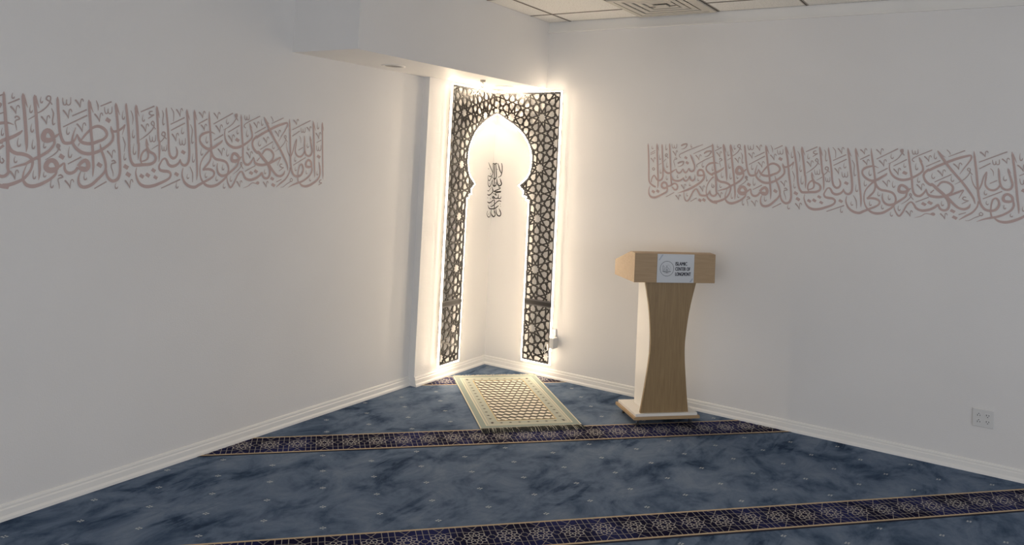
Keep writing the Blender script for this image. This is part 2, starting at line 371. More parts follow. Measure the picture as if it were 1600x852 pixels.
MARKS="""4830,117,12 4804,110,14 4795,91,14 4820,80,14 4840,82,10
4838,77,14 4782,49,10
4706,592,10 4786,633,12
4414,666,8 4442,632,10 4448,576,4
4412,484,10 4487,525,12
4295,735,12 4582,871,14
4301,656,12 4414,727,14
4321,136,10 4348,116,12 4334,92,14 4308,108,12 4324,132,10
4319,92,12 4261,61,10 4204,25,8 4164,20,4
4344,296,12 4539,398,14
4231,580,10 4198,619,12 4177,638,14 4185,659,12 4206,651,12 4203,619,12 4191,579,10 4146,522,12 4090,481,8 4048,454,4
4172,303,10 4147,306,14 4134,283,14 4160,267,14 4193,264,10
4197,266,12 4125,220,8
4095,87,12 4172,119,10
3828,470,12 4010,574,14
3974,791,10 4149,872,14
3953,876,10 3987,840,10 3991,816,8
3732,659,12 3887,741,14
3601,713,12 3578,728,12 3582,751,12 3795,868,12
3489,788,8 3460,824,20 3445,852,24 3466,865,20 3468,832,18 3460,817,12 3421,755,12 3373,715,10 3299,672,4
3452,842,36 3462,854,28
3365,649,12 3515,739,16
3165,730,12 3413,872,16
2972,717,12 3083,781,16
3183,548,12 3299,619,16
3601,236,10 3577,266,12 3557,296,12 3564,314,12 3581,296,12 3568,266,10 3531,221,12 3465,171,4
3626,208,12 3770,278,12
2296,796,12 2442,868,16
2428,813,12 2400,807,16 2391,787,16 2413,772,16 2445,779,12
2447,779,16 2384,733,10
2474,628,10 2446,661,12 2420,686,14 2436,711,12 2452,695,12 2451,648,12 2419,600,14 2366,550,14 2306,506,6
2604,532,10 2573,562,14 2546,574,14 2559,605,16 2583,596,18 2581,555,14 2554,514,12 2534,495,8
2513,465,12 2443,418,6
2189,803,6 2209,763,12 2219,718,10 2217,659,4
2531,832,6 2548,796,12 2547,715,10 2557,679,14 2572,698,6
2632,867,8 2665,826,12 2672,779,10 2672,723,6
2641,691,12 2801,775,16
2649,627,12 2809,716,16
2876,707,6 2903,650,12 2903,545,10 2914,500,14 2930,520,6
2902,248,8 2938,183,14 2945,134,12 2946,77,6
2580,13,12 2796,108,16
1049,768,12 1142,820,16
1118,642,12 1122,660,16 1140,659,16 1155,639,16 1127,626,14 1120,608,10 1131,569,10 1139,534,4
1426,792,10 1404,818,14 1371,839,16 1381,868,14 1404,866,14 1406,824,14 1384,775,14 1342,730,14 1305,705,10
1284,678,12 1228,639,6
1422,757,6 1442,714,14 1439,643,12 1448,606,16 1464,622,8
1614,701,12 1748,773,16
1538,592,12 1755,718,16
1831,870,6 1853,822,14 1857,771,4
1879,818,12 1987,872,16
2126,531,8 2147,481,14 2155,460,12 2151,382,6
1530,367,10 1513,389,20 1499,403,24 1503,424,28 1515,413,28 1511,389,18 1507,367,12 1472,327,12 1401,279,6
1504,412,40 1511,394,32
1526,131,12 1546,141,18 1568,120,16 1534,108,14 1526,96,10 1538,54,10 1545,11,4
1605,244,12 1726,315,16
2029,280,12 2045,293,16 2069,268,16 2031,258,14 2026,232,10 2047,176,10 2055,130,4
1876,11,12 1992,80,16
61,700,10 134,745,12
62,678,10 135,715,12
142,468,12 121,487,14 101,466,14 122,448,14 142,467,14
347,633,10 320,663,12 297,675,14 306,699,12 329,700,12 325,673,12 301,654,12
312,624,10 276,583,8
242,557,10 201,530,6
445,635,10 460,650,12 481,630,14 439,617,12 434,586,10 449,539,10 456,502,4
537,827,24 570,846,30 626,855,22 615,814,18 585,789,14 542,775,6
495,565,22 531,584,30 587,594,22 573,550,18 546,531,14 504,516,6
888,725,22 926,753,30 992,760,22 970,713,18 941,689,14 900,677,6
541,647,10 515,670,12 521,695,12 581,730,14 700,787,14 868,854,10
728,714,10 1018,852,14
793,521,10 786,553,12 812,575,14 919,641,14 1024,689,10
333,62,10 459,135,12
1018,302,6 1020,256,14 1038,238,16 1052,260,14 1034,283,10
712,19,10 804,78,12
4685,719,10 4692,712,18 4715,690,16 4733,667,12 4744,641,4
4744,642,6 4744,687,8 4750,725,10 4761,729,12 4771,717,10 4775,703,6
4305,862,10 4311,857,18 4333,839,16 4349,821,12 4359,801,4
4359,802,6 4360,837,8 4366,868,10 4377,872,12 4385,862,10 4389,851,6
4529,786,10 4535,781,18 4554,765,16 4569,749,12 4579,730,4
4579,730,6 4579,763,8 4585,791,10 4594,795,12 4602,785,10 4606,775,6
3898,88,10 3904,82,18 3924,62,16 3940,42,12 3949,19,4
3949,20,6 3950,58,8 3955,90,10 3965,93,12 3973,82,10 3976,70,6
4028,708,10 4035,701,18 4058,680,16 4076,659,12 4087,634,4
4087,635,6 4087,678,8 4094,714,10 4105,718,12 4114,706,10 4118,693,6
3859,618,10 3865,611,18 3888,590,16 3904,569,12 3915,545,4
3915,546,6 3916,587,8 3922,623,10 3933,627,12 3942,615,10 3945,602,6
3708,787,10 3715,781,18 3735,762,16 3751,742,12 3761,719,4
3761,720,6 3761,759,8 3767,793,10 3777,797,12 3785,786,10 3788,774,6
3631,433,10 3638,426,18 3660,405,16 3677,383,12 3688,358,4
3688,359,6 3689,401,8 3695,437,10 3706,441,12 3715,429,10 3719,416,6
3367,616,10 3374,608,18 3395,586,16 3412,563,12 3422,537,4
3422,538,6 3422,582,8 3428,621,10 3438,625,12 3447,612,10 3451,598,6
3160,856,10 3167,849,18 3188,829,16 3205,809,12 3215,786,4
3215,786,6 3215,827,8 3222,862,10 3232,866,12 3241,855,10 3244,842,6
3195,717,10 3202,710,18 3225,687,16 3243,664,12 3254,637,4
3254,638,6 3254,684,8 3260,723,10 3271,728,12 3280,715,10 3284,700,6
2970,851,10 2976,845,18 2997,827,16 3012,808,12 3023,786,4
3022,786,6 3023,825,8 3029,858,10 3039,862,12 3047,851,10 3051,839,6
3004,713,10 3010,707,18 3030,688,16 3045,668,12 3055,646,4
3054,647,6 3055,685,8 3061,718,10 3070,722,12 3078,711,10 3081,699,6
3244,457,10 3250,450,18 3272,428,16 3289,405,12 3300,379,4
3300,380,6 3300,424,8 3306,462,10 3316,466,12 3325,453,10 3329,439,6
3519,93,10 3525,87,18 3544,67,16 3559,46,12 3569,23,4
3569,24,6 3569,63,8 3575,95,10 3584,98,12 3592,87,10 3595,75,6
2310,667,10 2316,661,18 2338,639,16 2354,617,12 2365,592,4
2365,593,6 2365,636,8 2371,674,10 2381,678,12 2390,666,10 2394,652,6
2696,858,10 2702,851,18 2722,828,16 2737,806,12 2747,779,4
2747,780,6 2747,826,8 2752,865,10 2761,869,12 2770,856,10 2773,842,6
2663,593,10 2670,585,18 2690,563,16 2706,540,12 2716,513,4
2716,514,6 2716,559,8 2721,598,10 2731,602,12 2740,589,10 2743,575,6
2179,95,10 2185,88,18 2207,63,16 2224,39,12 2235,12,4
2235,13,6 2235,59,8 2241,98,10 2251,102,12 2260,88,10 2264,73,6
1070,748,10 1076,742,18 1096,722,16 1111,702,12 1121,679,4
1121,680,6 1121,720,8 1127,755,10 1137,759,12 1145,748,10 1148,735,6
1336,678,10 1342,671,18 1362,650,16 1378,629,12 1388,605,4
1388,606,6 1388,648,8 1394,684,10 1403,688,12 1411,676,10 1415,663,6
1526,752,10 1533,744,18 1554,722,16 1570,699,12 1581,673,4
1580,674,6 1581,719,8 1586,759,10 1596,763,12 1605,750,10 1609,736,6
1631,859,10 1637,853,18 1657,832,16 1672,811,12 1682,787,4
1682,788,6 1683,830,8 1688,866,10 1698,871,12 1706,859,10 1709,846,6
1662,632,10 1669,625,18 1692,603,16 1709,580,12 1720,554,4
1720,555,6 1720,600,8 1726,638,10 1737,643,12 1746,630,10 1750,616,6
1826,740,10 1832,733,18 1853,711,16 1869,689,12 1880,663,4
1880,664,6 1880,709,8 1886,747,10 1896,751,12 1904,739,10 1908,725,6
1104,172,10 1110,165,18 1129,142,16 1144,118,12 1153,92,4
1153,93,6 1153,137,8 1158,175,10 1167,179,12 1175,166,10 1178,152,6
1588,91,10 1594,84,18 1616,61,16 1633,39,12 1644,13,4
1643,14,6 1644,57,8 1650,93,10 1661,97,12 1670,84,10 1673,71,6
1975,385,10 1981,378,18 2003,356,16 2019,335,12 2030,310,4
2030,311,6 2030,353,8 2036,389,10 2047,393,12 2055,381,10 2059,367,6
71,629,10 77,623,18 96,603,16 110,583,12 119,560,4
118,561,6 120,600,8 126,633,10 135,636,12 143,625,10 146,613,6
413,746,10 418,739,18 437,716,16 452,693,12 461,667,4
461,668,6 462,712,8 468,749,10 477,753,12 485,741,10 488,727,6
763,698,10 770,691,18 791,670,16 807,648,12 816,624,4
816,625,6 818,667,8 826,702,10 836,706,12 844,694,10 848,681,6
480,97,10 487,90,18 507,70,16 522,49,12 531,25,4
531,26,6 533,67,8 540,102,10 550,106,12 558,95,10 561,82,6
558,256,10 564,249,18 583,228,16 598,206,12 607,182,4
607,183,6 608,225,8 615,261,10 625,265,12 632,253,10 635,240,6
838,251,10 845,244,18 865,221,16 880,197,12 890,171,4
890,172,6 891,217,8 898,256,10 908,261,12 916,248,10 919,234,6
4711,860,3 4706,823,7 4708,792,10 4716,772,14 4728,778,14 4734,803,4
4747,234,3 4742,211,7 4743,191,10 4750,179,14 4759,182,14 4765,197,4
4632,143,3 4625,127,7 4625,112,10 4633,103,14 4644,106,14 4651,117,4
4557,581,3 4550,558,7 4551,538,10 4560,526,14 4573,529,14 4581,545,4
4365,404,3 4359,380,7 4360,359,10 4368,346,14 4378,349,14 4385,366,4
4563,239,3 4558,220,7 4559,203,10 4565,192,14 4574,195,14 4580,208,4
4385,276,3 4379,257,7 4379,240,10 4387,230,14 4398,232,14 4404,245,4
4014,555,3 4007,527,7 4008,503,10 4017,488,14 4031,492,14 4039,511,4
3806,583,3 3797,554,7 3798,529,10 3809,513,14 3823,518,14 3832,538,4
3824,836,3 3819,803,7 3820,775,10 3828,758,14 3840,763,14 3846,785,4
3914,243,3 3909,219,7 3910,197,10 3917,184,14 3927,187,14 3933,204,4
3621,694,3 3616,661,7 3617,632,10 3626,614,14 3636,619,14 3643,642,4
3648,523,3 3642,496,7 3643,472,10 3651,458,14 3662,462,14 3668,480,4
3488,693,3 3482,670,7 3483,651,10 3490,639,14 3501,643,14 3507,658,4
3340,808,3 3333,781,7 3334,758,10 3343,744,14 3356,748,14 3364,767,4
3366,459,3 3359,425,7 3361,396,10 3370,378,14 3383,383,14 3391,406,4
3437,154,3 3431,127,7 3432,104,10 3440,90,14 3450,93,14 3457,111,4
3320,282,3 3315,256,7 3316,233,10 3323,219,14 3334,223,14 3340,240,4
3246,151,3 3240,128,7 3241,108,10 3249,96,14 3259,99,14 3265,114,4
3104,185,3 3098,162,7 3099,143,10 3106,130,14 3116,133,14 3122,148,4
3198,315,3 3192,292,7 3193,272,10 3201,260,14 3212,263,14 3219,279,4
3033,452,3 3028,420,7 3029,393,10 3037,377,14 3048,381,14 3055,402,4
3351,66,3 3344,44,7 3345,25,10 3353,13,14 3365,15,14 3372,30,4
3088,590,3 3082,558,7 3083,531,10 3092,514,14 3103,519,14 3109,540,4
2326,772,3 2320,742,7 2321,717,10 2329,702,14 2340,706,14 2346,726,4
2229,614,3 2225,578,7 2226,546,10 2234,526,14 2243,531,14 2248,556,4
2249,471,3 2244,424,7 2246,383,10 2255,358,14 2267,364,14 2273,396,4
2782,670,3 2776,640,7 2777,615,10 2785,600,14 2797,604,14 2804,624,4
2933,392,3 2928,352,7 2929,318,10 2938,297,14 2949,302,14 2954,329,4
2883,168,3 2876,147,7 2877,129,10 2885,118,14 2895,120,14 2902,134,4
2759,84,3 2753,55,7 2754,30,10 2762,15,14 2773,18,14 2779,37,4
1082,869,3 1077,847,7 1078,829,10 1084,819,14 1093,822,14 1099,837,4
1239,774,3 1234,744,7 1235,719,10 1242,703,14 1251,708,14 1257,728,4
1260,606,3 1255,573,7 1256,545,10 1264,527,14 1274,532,14 1280,555,4
1325,858,3 1321,834,7 1322,814,10 1328,801,14 1337,805,14 1342,821,4
1580,598,3 1574,567,7 1575,541,10 1583,525,14 1594,529,14 1601,550,4
2111,794,3 2106,757,7 2108,726,10 2116,707,14 2126,712,14 2132,737,4
2157,370,3 2152,340,7 2153,315,10 2160,299,14 2170,303,14 2175,323,4
1157,471,3 1151,438,7 1153,409,10 1161,391,14 1172,395,14 1178,418,4
1281,461,3 1276,425,7 1277,395,10 1285,376,14 1295,381,14 1301,405,4
1379,442,3 1375,419,7 1376,400,10 1382,388,14 1391,391,14 1396,406,4
1142,304,3 1136,280,7 1137,259,10 1144,246,14 1155,249,14 1162,266,4
1308,181,3 1303,149,7 1305,120,10 1312,102,14 1323,106,14 1329,129,4
1400,171,3 1394,150,7 1395,131,10 1402,120,14 1412,123,14 1418,137,4
1468,101,3 1463,68,7 1464,39,10 1472,20,14 1483,25,14 1489,47,4
1610,411,3 1604,367,7 1606,329,10 1616,305,14 1629,311,14 1637,341,4
1773,165,3 1766,137,7 1767,112,10 1776,96,14 1787,100,14 1794,119,4
2088,71,3 2082,47,7 2083,26,10 2091,12,14 2102,15,14 2109,32,4
85,817,3 79,797,7 79,780,10 86,769,14 96,772,14 103,786,4
213,693,3 208,659,7 208,629,10 216,610,14 225,615,14 232,638,4
231,475,3 226,446,7 226,420,10 233,405,14 241,409,14 247,429,4
304,847,3 298,811,7 299,779,10 307,759,14 317,764,14 324,789,4
329,576,3 324,544,7 324,517,10 331,500,14 339,504,14 345,526,4
692,858,3 687,838,7 687,820,10 693,809,14 700,812,14 705,826,4
873,598,3 865,568,7 866,542,10 874,527,14 887,531,14 895,551,4
1019,551,3 1015,523,7 1015,499,10 1021,483,14 1029,487,14 1034,506,4
332,381,3 326,354,7 326,331,10 333,316,14 343,320,14 350,339,4
500,401,3 495,380,7 495,363,10 501,352,14 509,355,14 515,369,4
629,407,3 624,389,7 624,374,10 630,364,14 637,367,14 642,379,4
816,373,3 811,353,7 811,336,10 817,325,14 825,328,14 831,342,4
940,409,3 936,375,7 937,345,10 942,327,14 949,331,14 954,355,4
690,296,3 685,275,7 685,258,10 690,247,14 698,250,14 703,264,4
656,146,3 651,124,7 651,105,10 657,94,14 664,97,14 669,112,4
4711,559,6 4716,521,10 4728,491,12 4745,496,12 4748,545,6
4749,542,6 4753,503,10 4768,491,12 4785,502,12 4785,567,6
4433,769,6 4438,737,10 4449,713,12 4465,717,12 4469,758,6
4469,755,6 4473,723,10 4487,713,12 4503,723,12 4504,777,6
3573,863,6 3578,831,10 3588,808,12 3603,812,12 3606,853,6
3607,849,6 3610,818,10 3623,809,12 3638,819,12 3639,871,6
2412,562,6 2417,525,10 2428,496,12 2442,501,12 2446,549,6
2446,545,6 2450,507,10 2463,496,12 2478,507,12 2478,570,6
2555,465,6 2559,432,10 2568,407,12 2580,411,12 2583,453,6
2583,450,6 2586,416,10 2597,406,12 2609,416,12 2609,471,6
2754,547,6 2759,508,10 2771,478,12 2786,483,12 2790,533,6
2790,529,6 2795,490,10 2809,478,12 2825,490,12 2825,555,6
1514,867,6 1519,828,10 1531,799,12 1548,805,12 1552,855,6
1552,851,6 1557,812,10 1572,801,12 1589,813,12 1590,878,6
1919,815,6 1924,777,10 1936,750,12 1952,755,12 1957,803,6
1957,799,6 1961,762,10 1976,751,12 1993,763,12 1994,825,6
396,849,6 400,815,10 411,789,12 427,793,12 433,837,6
433,833,6 436,799,10 450,788,12 467,798,12 470,855,6"""
DOTS="""4743,444 4796,420 4774,388 4722,412
4018,152 4064,129 4045,99 3999,123
4041,75 4088,51 4068,22 4022,46
3483,595 3530,572 3510,541 3464,563
3704,217 3750,194 3731,164 3685,187
3771,237 3818,214 3798,183 3752,207
2800,428 2844,405 2826,374 2783,397
2738,190 2781,166 2763,135 2721,160
2471,225 2512,202 2495,173 2455,196
2499,151 2537,129 2522,101 2483,123
2345,165 2386,141 2370,110 2328,135
2409,176 2451,152 2434,121 2392,145
1952,716 1995,692 1978,657 1934,681
1533,343 1576,316 1559,281 1516,308
1897,273 1942,246 1924,211 1879,238
2168,260 2214,233 2195,199 2150,225
2197,183 2243,156 2224,121 2179,149
606,679 643,657 627,627 589,650
629,608 670,584 652,552 611,576
119,156 162,132 143,99 100,123
190,166 232,143 214,110 171,133
839,75 881,51 863,18 821,41
900,82 941,58 923,25 881,48"""
CORNER="""162,982,14 178,926,18 179,827,18 159,766,16 105,737,8
91,975,10 114,917,20 138,858,22 170,810,16
-156,981,8 -116,929,18 -64,870,18 -14,805,16 -37,765,16 -94,747,16 -148,763,8
-25,968,14 -9,885,16 -8,798,12
15,966,14 25,853,16 30,713,16
47,967,14 62,854,16 70,742,18 43,707,22 6,719,10
-39,961,10 3,973,16 28,959,14 55,977,16 80,963,10
-148,763,10 -150,710,14 -111,674,18 -73,704,14 -40,738,16 -2,732,8
146,723,8 164,681,22 181,629,24 153,597,24 112,612,24 89,663,20 81,716,10
30,713,16 41,581,14
-6,688,14 0,619,20 34,584,24 69,602,20 76,649,8
-153,684,10 -141,612,16 -97,572,20 -58,605,16 -33,658,16 -4,692,8
122,579,14 165,559,16 117,533,18 39,495,18 111,496,18 184,505,16
179,493,14 120,483,16 67,467,16 93,433,14 25,464,10
-20,572,12 5,533,20 17,493,20 -33,453,18 -102,430,22 -146,446,10
-150,513,10 -120,500,14 -54,552,8
6,383,24 28,411,20 54,386,20 14,379,18
54,382,16 102,381,18 127,394,18 130,454,10
126,388,18 150,379,18 181,391,16 187,425,6
-139,319,12 -79,301,22 1,326,16 51,356,14 58,310,16 60,205,14 65,126,10
194,336,16 152,346,18 106,320,16 60,277,16 6,240,18 -50,244,6
-110,262,10 -83,215,20 -11,197,22 64,208,20 118,242,18 147,265,8
92,207,12 109,129,20 143,92,22 183,92,22 198,129,20 177,180,20 153,215,6
4,175,16 -17,154,12 10,102,20 49,68,24 83,91,18 71,166,12
-119,164,10 -132,111,12 -99,68,16 -58,60,16 -25,88,12 -35,141,8
-159,888,10 -142,869,12
-90,800,8 -74,781,10
79,882,10 89,866,12
131,639,8 140,626,12
54,655,8 63,635,10
-111,638,10 -95,625,12
-139,394,8 -127,381,12
-60,384,8 -44,363,12
-2,290,8 6,270,10
169,295,10 181,286,12
181,259,10 189,250,10
-92,117,8 -79,103,12"""
# ------------------------------------------------------------------ the room
NW = 0.0585                      # the board behind the lattice stands this far proud of wall_left
H = 2.864; ZS = 2.318; XS = 0.492; YS = -2.197; YN = -0.915
b = MB(); b.box((-0.0585 - 0.12, -9.0, 0), (-NW, 0.0, H)); struct(b.build('wall_left', M_WALL))
b = MB(); b.box((-0.18, 0.0, 0), (8.0, 0.12, H)); struct(b.build('wall_right', M_WALL))
b = MB(); b.box((-NW, YN, 0), (0.0, 0.0, ZS)); struct(b.build('wall_niche', M_WALL_ROUGH))
# walls behind the camera, each with a wide window opening
b = MB(); b.box((-0.18, -9.12, 0), (8.12, -9.0, 0.4)); b.box((-0.18, -9.12, 2.3), (8.12, -9.0, H)); b.box((-0.18, -9.12, 0.4), (0.8, -9.0, 2.3)); b.box((6.4, -9.12, 0.4), (8.12, -9.0, 2.3))
struct(b.build('wall_back', M_WALL))
b = MB(); b.box((8.0, -9.0, 0), (8.12, 0.12, 0.4)); b.box((8.0, -9.0, 2.3), (8.12, 0.12, H)); b.box((8.0, -9.0, 0.4), (8.12, -7.6, 2.3)); b.box((8.0, -1.6, 0.4), (8.12, 0.12, 2.3))
struct(b.build('wall_side', M_WALL))
b = MB(); b.box((-NW, YS, ZS), (XS, 0.0, H)); struct(b.build('ceiling_soffit', M_WALL))
# narrow bright bead high on wall_right
b = MB(); b.box((XS, -0.020, 2.779), (8.0, 0.0, 2.788)); b.box((XS, -0.006, 2.787), (8.0, 0.0, H)); struct(b.build('trim_1', M_TRIM))
# baseboards
PROF = [(0, 0), (0.024, 0), (0.022, 0.012), (0.015, 0.022), (0.013, 0.046), (0.009, 0.052), (0.009, 0.060), (0.006, 0.068), (0, 0.070)]
b = MB(); b.sweep([(0, 0, 0), (8.0, 0, 0)], PROF, up=(0, 0, 1)); struct(b.build('baseboard_right', M_TRIM))
b = MB(); b.sweep([(-NW, -9.0, 0), (-NW, YN, 0)], PROF, up=(0, 0, 1)); struct(b.build('baseboard_left', M_TRIM))
b = MB(); b.sweep([(0, YN, 0), (0, -0.0, 0)], PROF, up=(0, 0, 1)); struct(b.build('baseboard_niche', M_TRIM))

# ceiling: lay-in tiles between a metal grid
M_TILE = mat('fissured_ceiling_tile', (0.93, 0.91, 0.86), 0.9, spec=0.1)
t, N, L, bs = nodes(M_TILE); v = mapping(t); n = noise_node(t, 120, 3, 0.7, 0.4, v)
r = ramp(t, n.outputs[0], [(0.34, (0.68, 0.65, 0.60)), (0.46, (0.93, 0.91, 0.86)), (0.7, (0.94, 0.92, 0.87))]); L.new(r.outputs[0], bs.inputs['Base Color'])
bump(t, n.outputs[0], 0.7, 0.004, bs)
M_GRID = mat('ceiling_grid_metal', (0.50, 0.46, 0.40), 0.45)
M_GAP = mat('grid_shadow_gap', (0.10, 0.085, 0.07), 0.8)
b = MB(); b.box((-0.3, -9.2, H + 0.09), (8.2, 0.2, H + 0.15), 0)
for lo, hi in (((-0.3, 0.0), (8.2, 0.2)), ((-0.3, -9.2), (8.2, -9.0)), ((-0.3, -9.2), (-0.0585, 0.2)), ((8.0, -9.2), (8.2, 0.2))): b.box((*lo, H), (*hi, H + 0.15), 0)  # unseen rim added above the walls to stop world light leaking in
gx = [1.295 + 0.61 * k for k in range(-2, 12)]; gy = [-0.305 - 0.61 * k for k in range(0, 15)]
for i in range(len(gx) + 1):
    x0 = gx[i - 1] if i else -0.18; x1 = gx[i] if i < len(gx) else 8.0
    for j in range(len(gy) + 1):
        y1 = gy[j - 1] if j else 0.0; y0 = gy[j] if j < len(gy) else -9.0
        if abs(x0 - 1.295) < 0.01 and j < 2:        # the air vent takes the place of this tile
            if j == 0: continue
            y1 = -0.63
        if x1 - x0 > 0.03 and y1 - y0 > 0.03:
            b.box((x0 + 0.014, y0 + 0.014, H + 0.002), (x1 - 0.014, y1 - 0.014, H + 0.012), 0)
for x in gx: b.box((x - 0.010, -9.0, H + 0.001), (x + 0.010, 0, H + 0.012), 1); b.box((x - 0.0045, -9, H - 0.0005), (x + 0.0045, 0, H + 0.001), 2)
for y in gy: b.box((-0.05, y - 0.010, H + 0.001), (8.0, y + 0.010, H + 0.012), 1); b.box((-0.05, y - 0.0045, H - 0.0008), (8.0, y + 0.0045, H + 0.001), 2)
struct(b.build('ceiling', [M_TILE, M_GRID, M_GAP]))

# floor: fitted carpet with woven prayer rows
A = math.radians(46.6); CU, SU = math.cos(A), math.sin(A)
def F(u, v, z=0.0): return (u * CU + v * SU, u * SU - v * CU, z)
fl = MB()
fl.box((-0.18, -9.0, -0.05), (8.0, 0.12, 0.0), 0)
def inside(u, v, g=0.0):
    x, y, _ = F(u, v)
    return y < -g and (x > -NW + g if y < YN else x > g) and x < 7.9 and y > -8.9
def fline(u0, v0, u1, v1, wd, z, mi):
    # clip to the floor by stepping, so that no thread runs under a wall
    n = max(1, int(math.hypot(u1 - u0, v1 - v0) / 0.02)); run = []
    for i in range(n + 1):
        t_ = i / n; p = (u0 + (u1 - u0) * t_, v0 + (v1 - v0) * t_); ok = inside(*p)
        if ok: run.append(p)
        if (not ok or i == n) and len(run) > 1:
            (a0, b0), (a1, b1) = run[0], run[-1]; l = math.hypot(a1 - a0, b1 - b0)
            nx, ny = -(b1 - b0) / l * wd / 2, (a1 - a0) / l * wd / 2
            fl.face([F(a0 + nx, b0 + ny, z), F(a1 + nx, b1 + ny, z), F(a1 - nx, b1 - ny, z), F(a0 - nx, b0 - ny, z)], mi)
        if not ok: run = []
def fpoly(pts, wd, z, mi):
    for p, q in zip(pts, pts[1:]): fline(*p, *q, wd, z, mi)
P = 0.1535
def stripe(v0, v1, u0, ua, ub, seam=True, lw=0.0035):
    W = v1 - v0; vc = (v0 + v1) / 2
    u = ua
    while u < ub:
        du = 0.04; pts = [(u, v0), (u + du, v0), (u + du, v1), (u, v1)]
        ok = [inside(*p) for p in pts]
        if all(ok): fl.face([F(*p, 0.0008) for p in pts], 1)
        elif any(ok):
            for k in range(12):
                va, vb = v0 + W * k / 12, v0 + W * (k + 1) / 12
                if all(inside(*p) for p in ((u, va), (u + du, va), (u, vb), (u + du, vb))):
                    fl.face([F(u, va, 0.0008), F(u + du, va, 0.0008), F(u + du, vb, 0.0008), F(u, vb, 0.0008)], 1)
        u += du
    fline(ua, v0, ub, v0, 0.013, 0.0016, 3); fline(ua, v1, ub, v1, 0.013, 0.0016, 3)
    if seam: fline(ua, v1 + 0.013, ub, v1 + 0.013, 0.012, 0.0012, 4)
    k0 = int((ua - u0) / P) - 1; k1 = int((ub - u0) / P) + 1
    for k in range(k0, k1):
        c = u0 + k * P; z = 0.0014
        for dx in (-0.31, -0.5, 0.31):
            x = c + dx * P
            for sgn in (-1, 1):
                g = 0.045 if dx == -0.5 else 0.0
                if dx == -0.5: fline(x, vc + sgn * 0.021, x, vc + sgn * W / 2, lw, z, 2)
                else: fline(x, vc + sgn * 0.018, x, vc + sgn * W / 2, lw, z, 2)
        for sgn in (-1, 1):
            hv = vc + sgn * W * 0.27
            fline(c - 0.72 * P, hv, c - 0.28 * P, hv, lw, z, 2); fline(c - 0.28 * P, hv, c - 0.1 * P, vc + sgn * 0.052, lw, z, 2)
            fline(c + 0.28 * P, hv, c + 0.1 * P, vc + sgn * 0.052, lw, z, 2)
            fline(c - 0.19 * P, vc + sgn * W / 2, c + 0.07 * P, vc + sgn * 0.06, lw, z, 2); fline(c + 0.19 * P, vc + sgn * W / 2, c - 0.07 * P, vc + sgn * 0.06, lw, z, 2)
        # lens between two rosettes
        fpoly([(c - 0.5 * P + 0.019 * math.cos(t_ * math.pi / 3), vc + 0.021 * math.sin(t_ * math.pi / 3)) for t_ in range(7)], lw, z, 2)
        # ten-petalled rosette: two scalloped rings tied by spokes
        for r0, amp, ph, n_ in ((0.050, 0.0055, 0.0, 40), (0.031, 0.006, math.pi, 40), (0.0165, 0.002, 0.0, 20)):
            fpoly([(c + (r0 + amp * math.cos(20 * math.pi * t_ / n_ + ph)) * math.cos(2 * math.pi * t_ / n_), vc + (r0 + amp * math.cos(20 * math.pi * t_ / n_ + ph)) * 1.04 * math.sin(2 * math.pi * t_ / n_)) for t_ in range(n_ + 1)], lw * 1.15, z + 0.0001, 6)
        for t_ in range(10):
            a = (t_ + 0.5) * math.pi / 5
            fline(c + 0.035 * math.cos(a), vc + 0.036 * math.sin(a), c + 0.046 * math.cos(a), vc + 0.048 * math.sin(a), lw * 1.15, z + 0.0001, 6)
            a = t_ * math.pi / 5
            fline(c + 0.018 * math.cos(a), vc + 0.019 * math.sin(a), c + 0.027 * math.cos(a), vc + 0.028 * math.sin(a), lw * 1.15, z + 0.0001, 6)
stripe(0.40, 0.600, -0.72, -0.9, 0.9, seam=False)
stripe(1.583, 1.823, -1.775, -2.3, 2.1)
stripe(2.842, 3.066, -1.116, -2.9, 3.2)
for vv in (4.09, 5.34):
    fline(-3.5, vv, 4, vv, 0.013, 0.0016, 3); fline(-3.5, vv + 0.23, 4, vv + 0.23, 0.013, 0.0016, 3)
def motif(u, v):
    for du, dv, su, sv in ((-0.0095, 0, 0.0075, 0.005), (0.0095, 0, 0.0075, 0.005), (0, -0.008, 0.005, 0.005), (0, 0.008, 0.005, 0.005)):
        q = [(u + du - su, v + dv), (u + du, v + dv - sv), (u + du + su, v + dv), (u + du, v + dv + sv)]
        if all(inside(*p, 0.03) for p in q): fl.face([F(*p, 0.0012) for p in q], 5)
for i in range(-8, 20):
    for j in range(-1, 6):
        v = 1.900 + 0.216 * j + (0.108 if i % 2 else 0)
        if 1.86 < v < 2.80: motif(-1.325 + 0.2645 * i, v)
    for j in range(-4, 3):
        v = 1.305 + 0.216 * j + (0.108 if i % 2 else 0)
        if 0.64 < v < 1.56: motif(-1.301 + 0.261 * i, v)
    for j in range(-2, 3):
        v = 0.24 + 0.216 * j * 0.5
        if v < 0.37 and (i + j) % 2: motif(-0.52 + 0.261 * (i % 6 - 2) , v)
    for j in range(0, 6):
        motif(-1.325 + 0.2645 * i, 3.14 + 0.216 * j + (0.108 if i % 2 else 0))
struct(fl.build('floor', [M_CARPET, M_STRIPE, M_STRIPE_LINE, M_STRIPE_EDGE, M_SEAM, M_MOTIF, M_ROSETTE], fix=False))

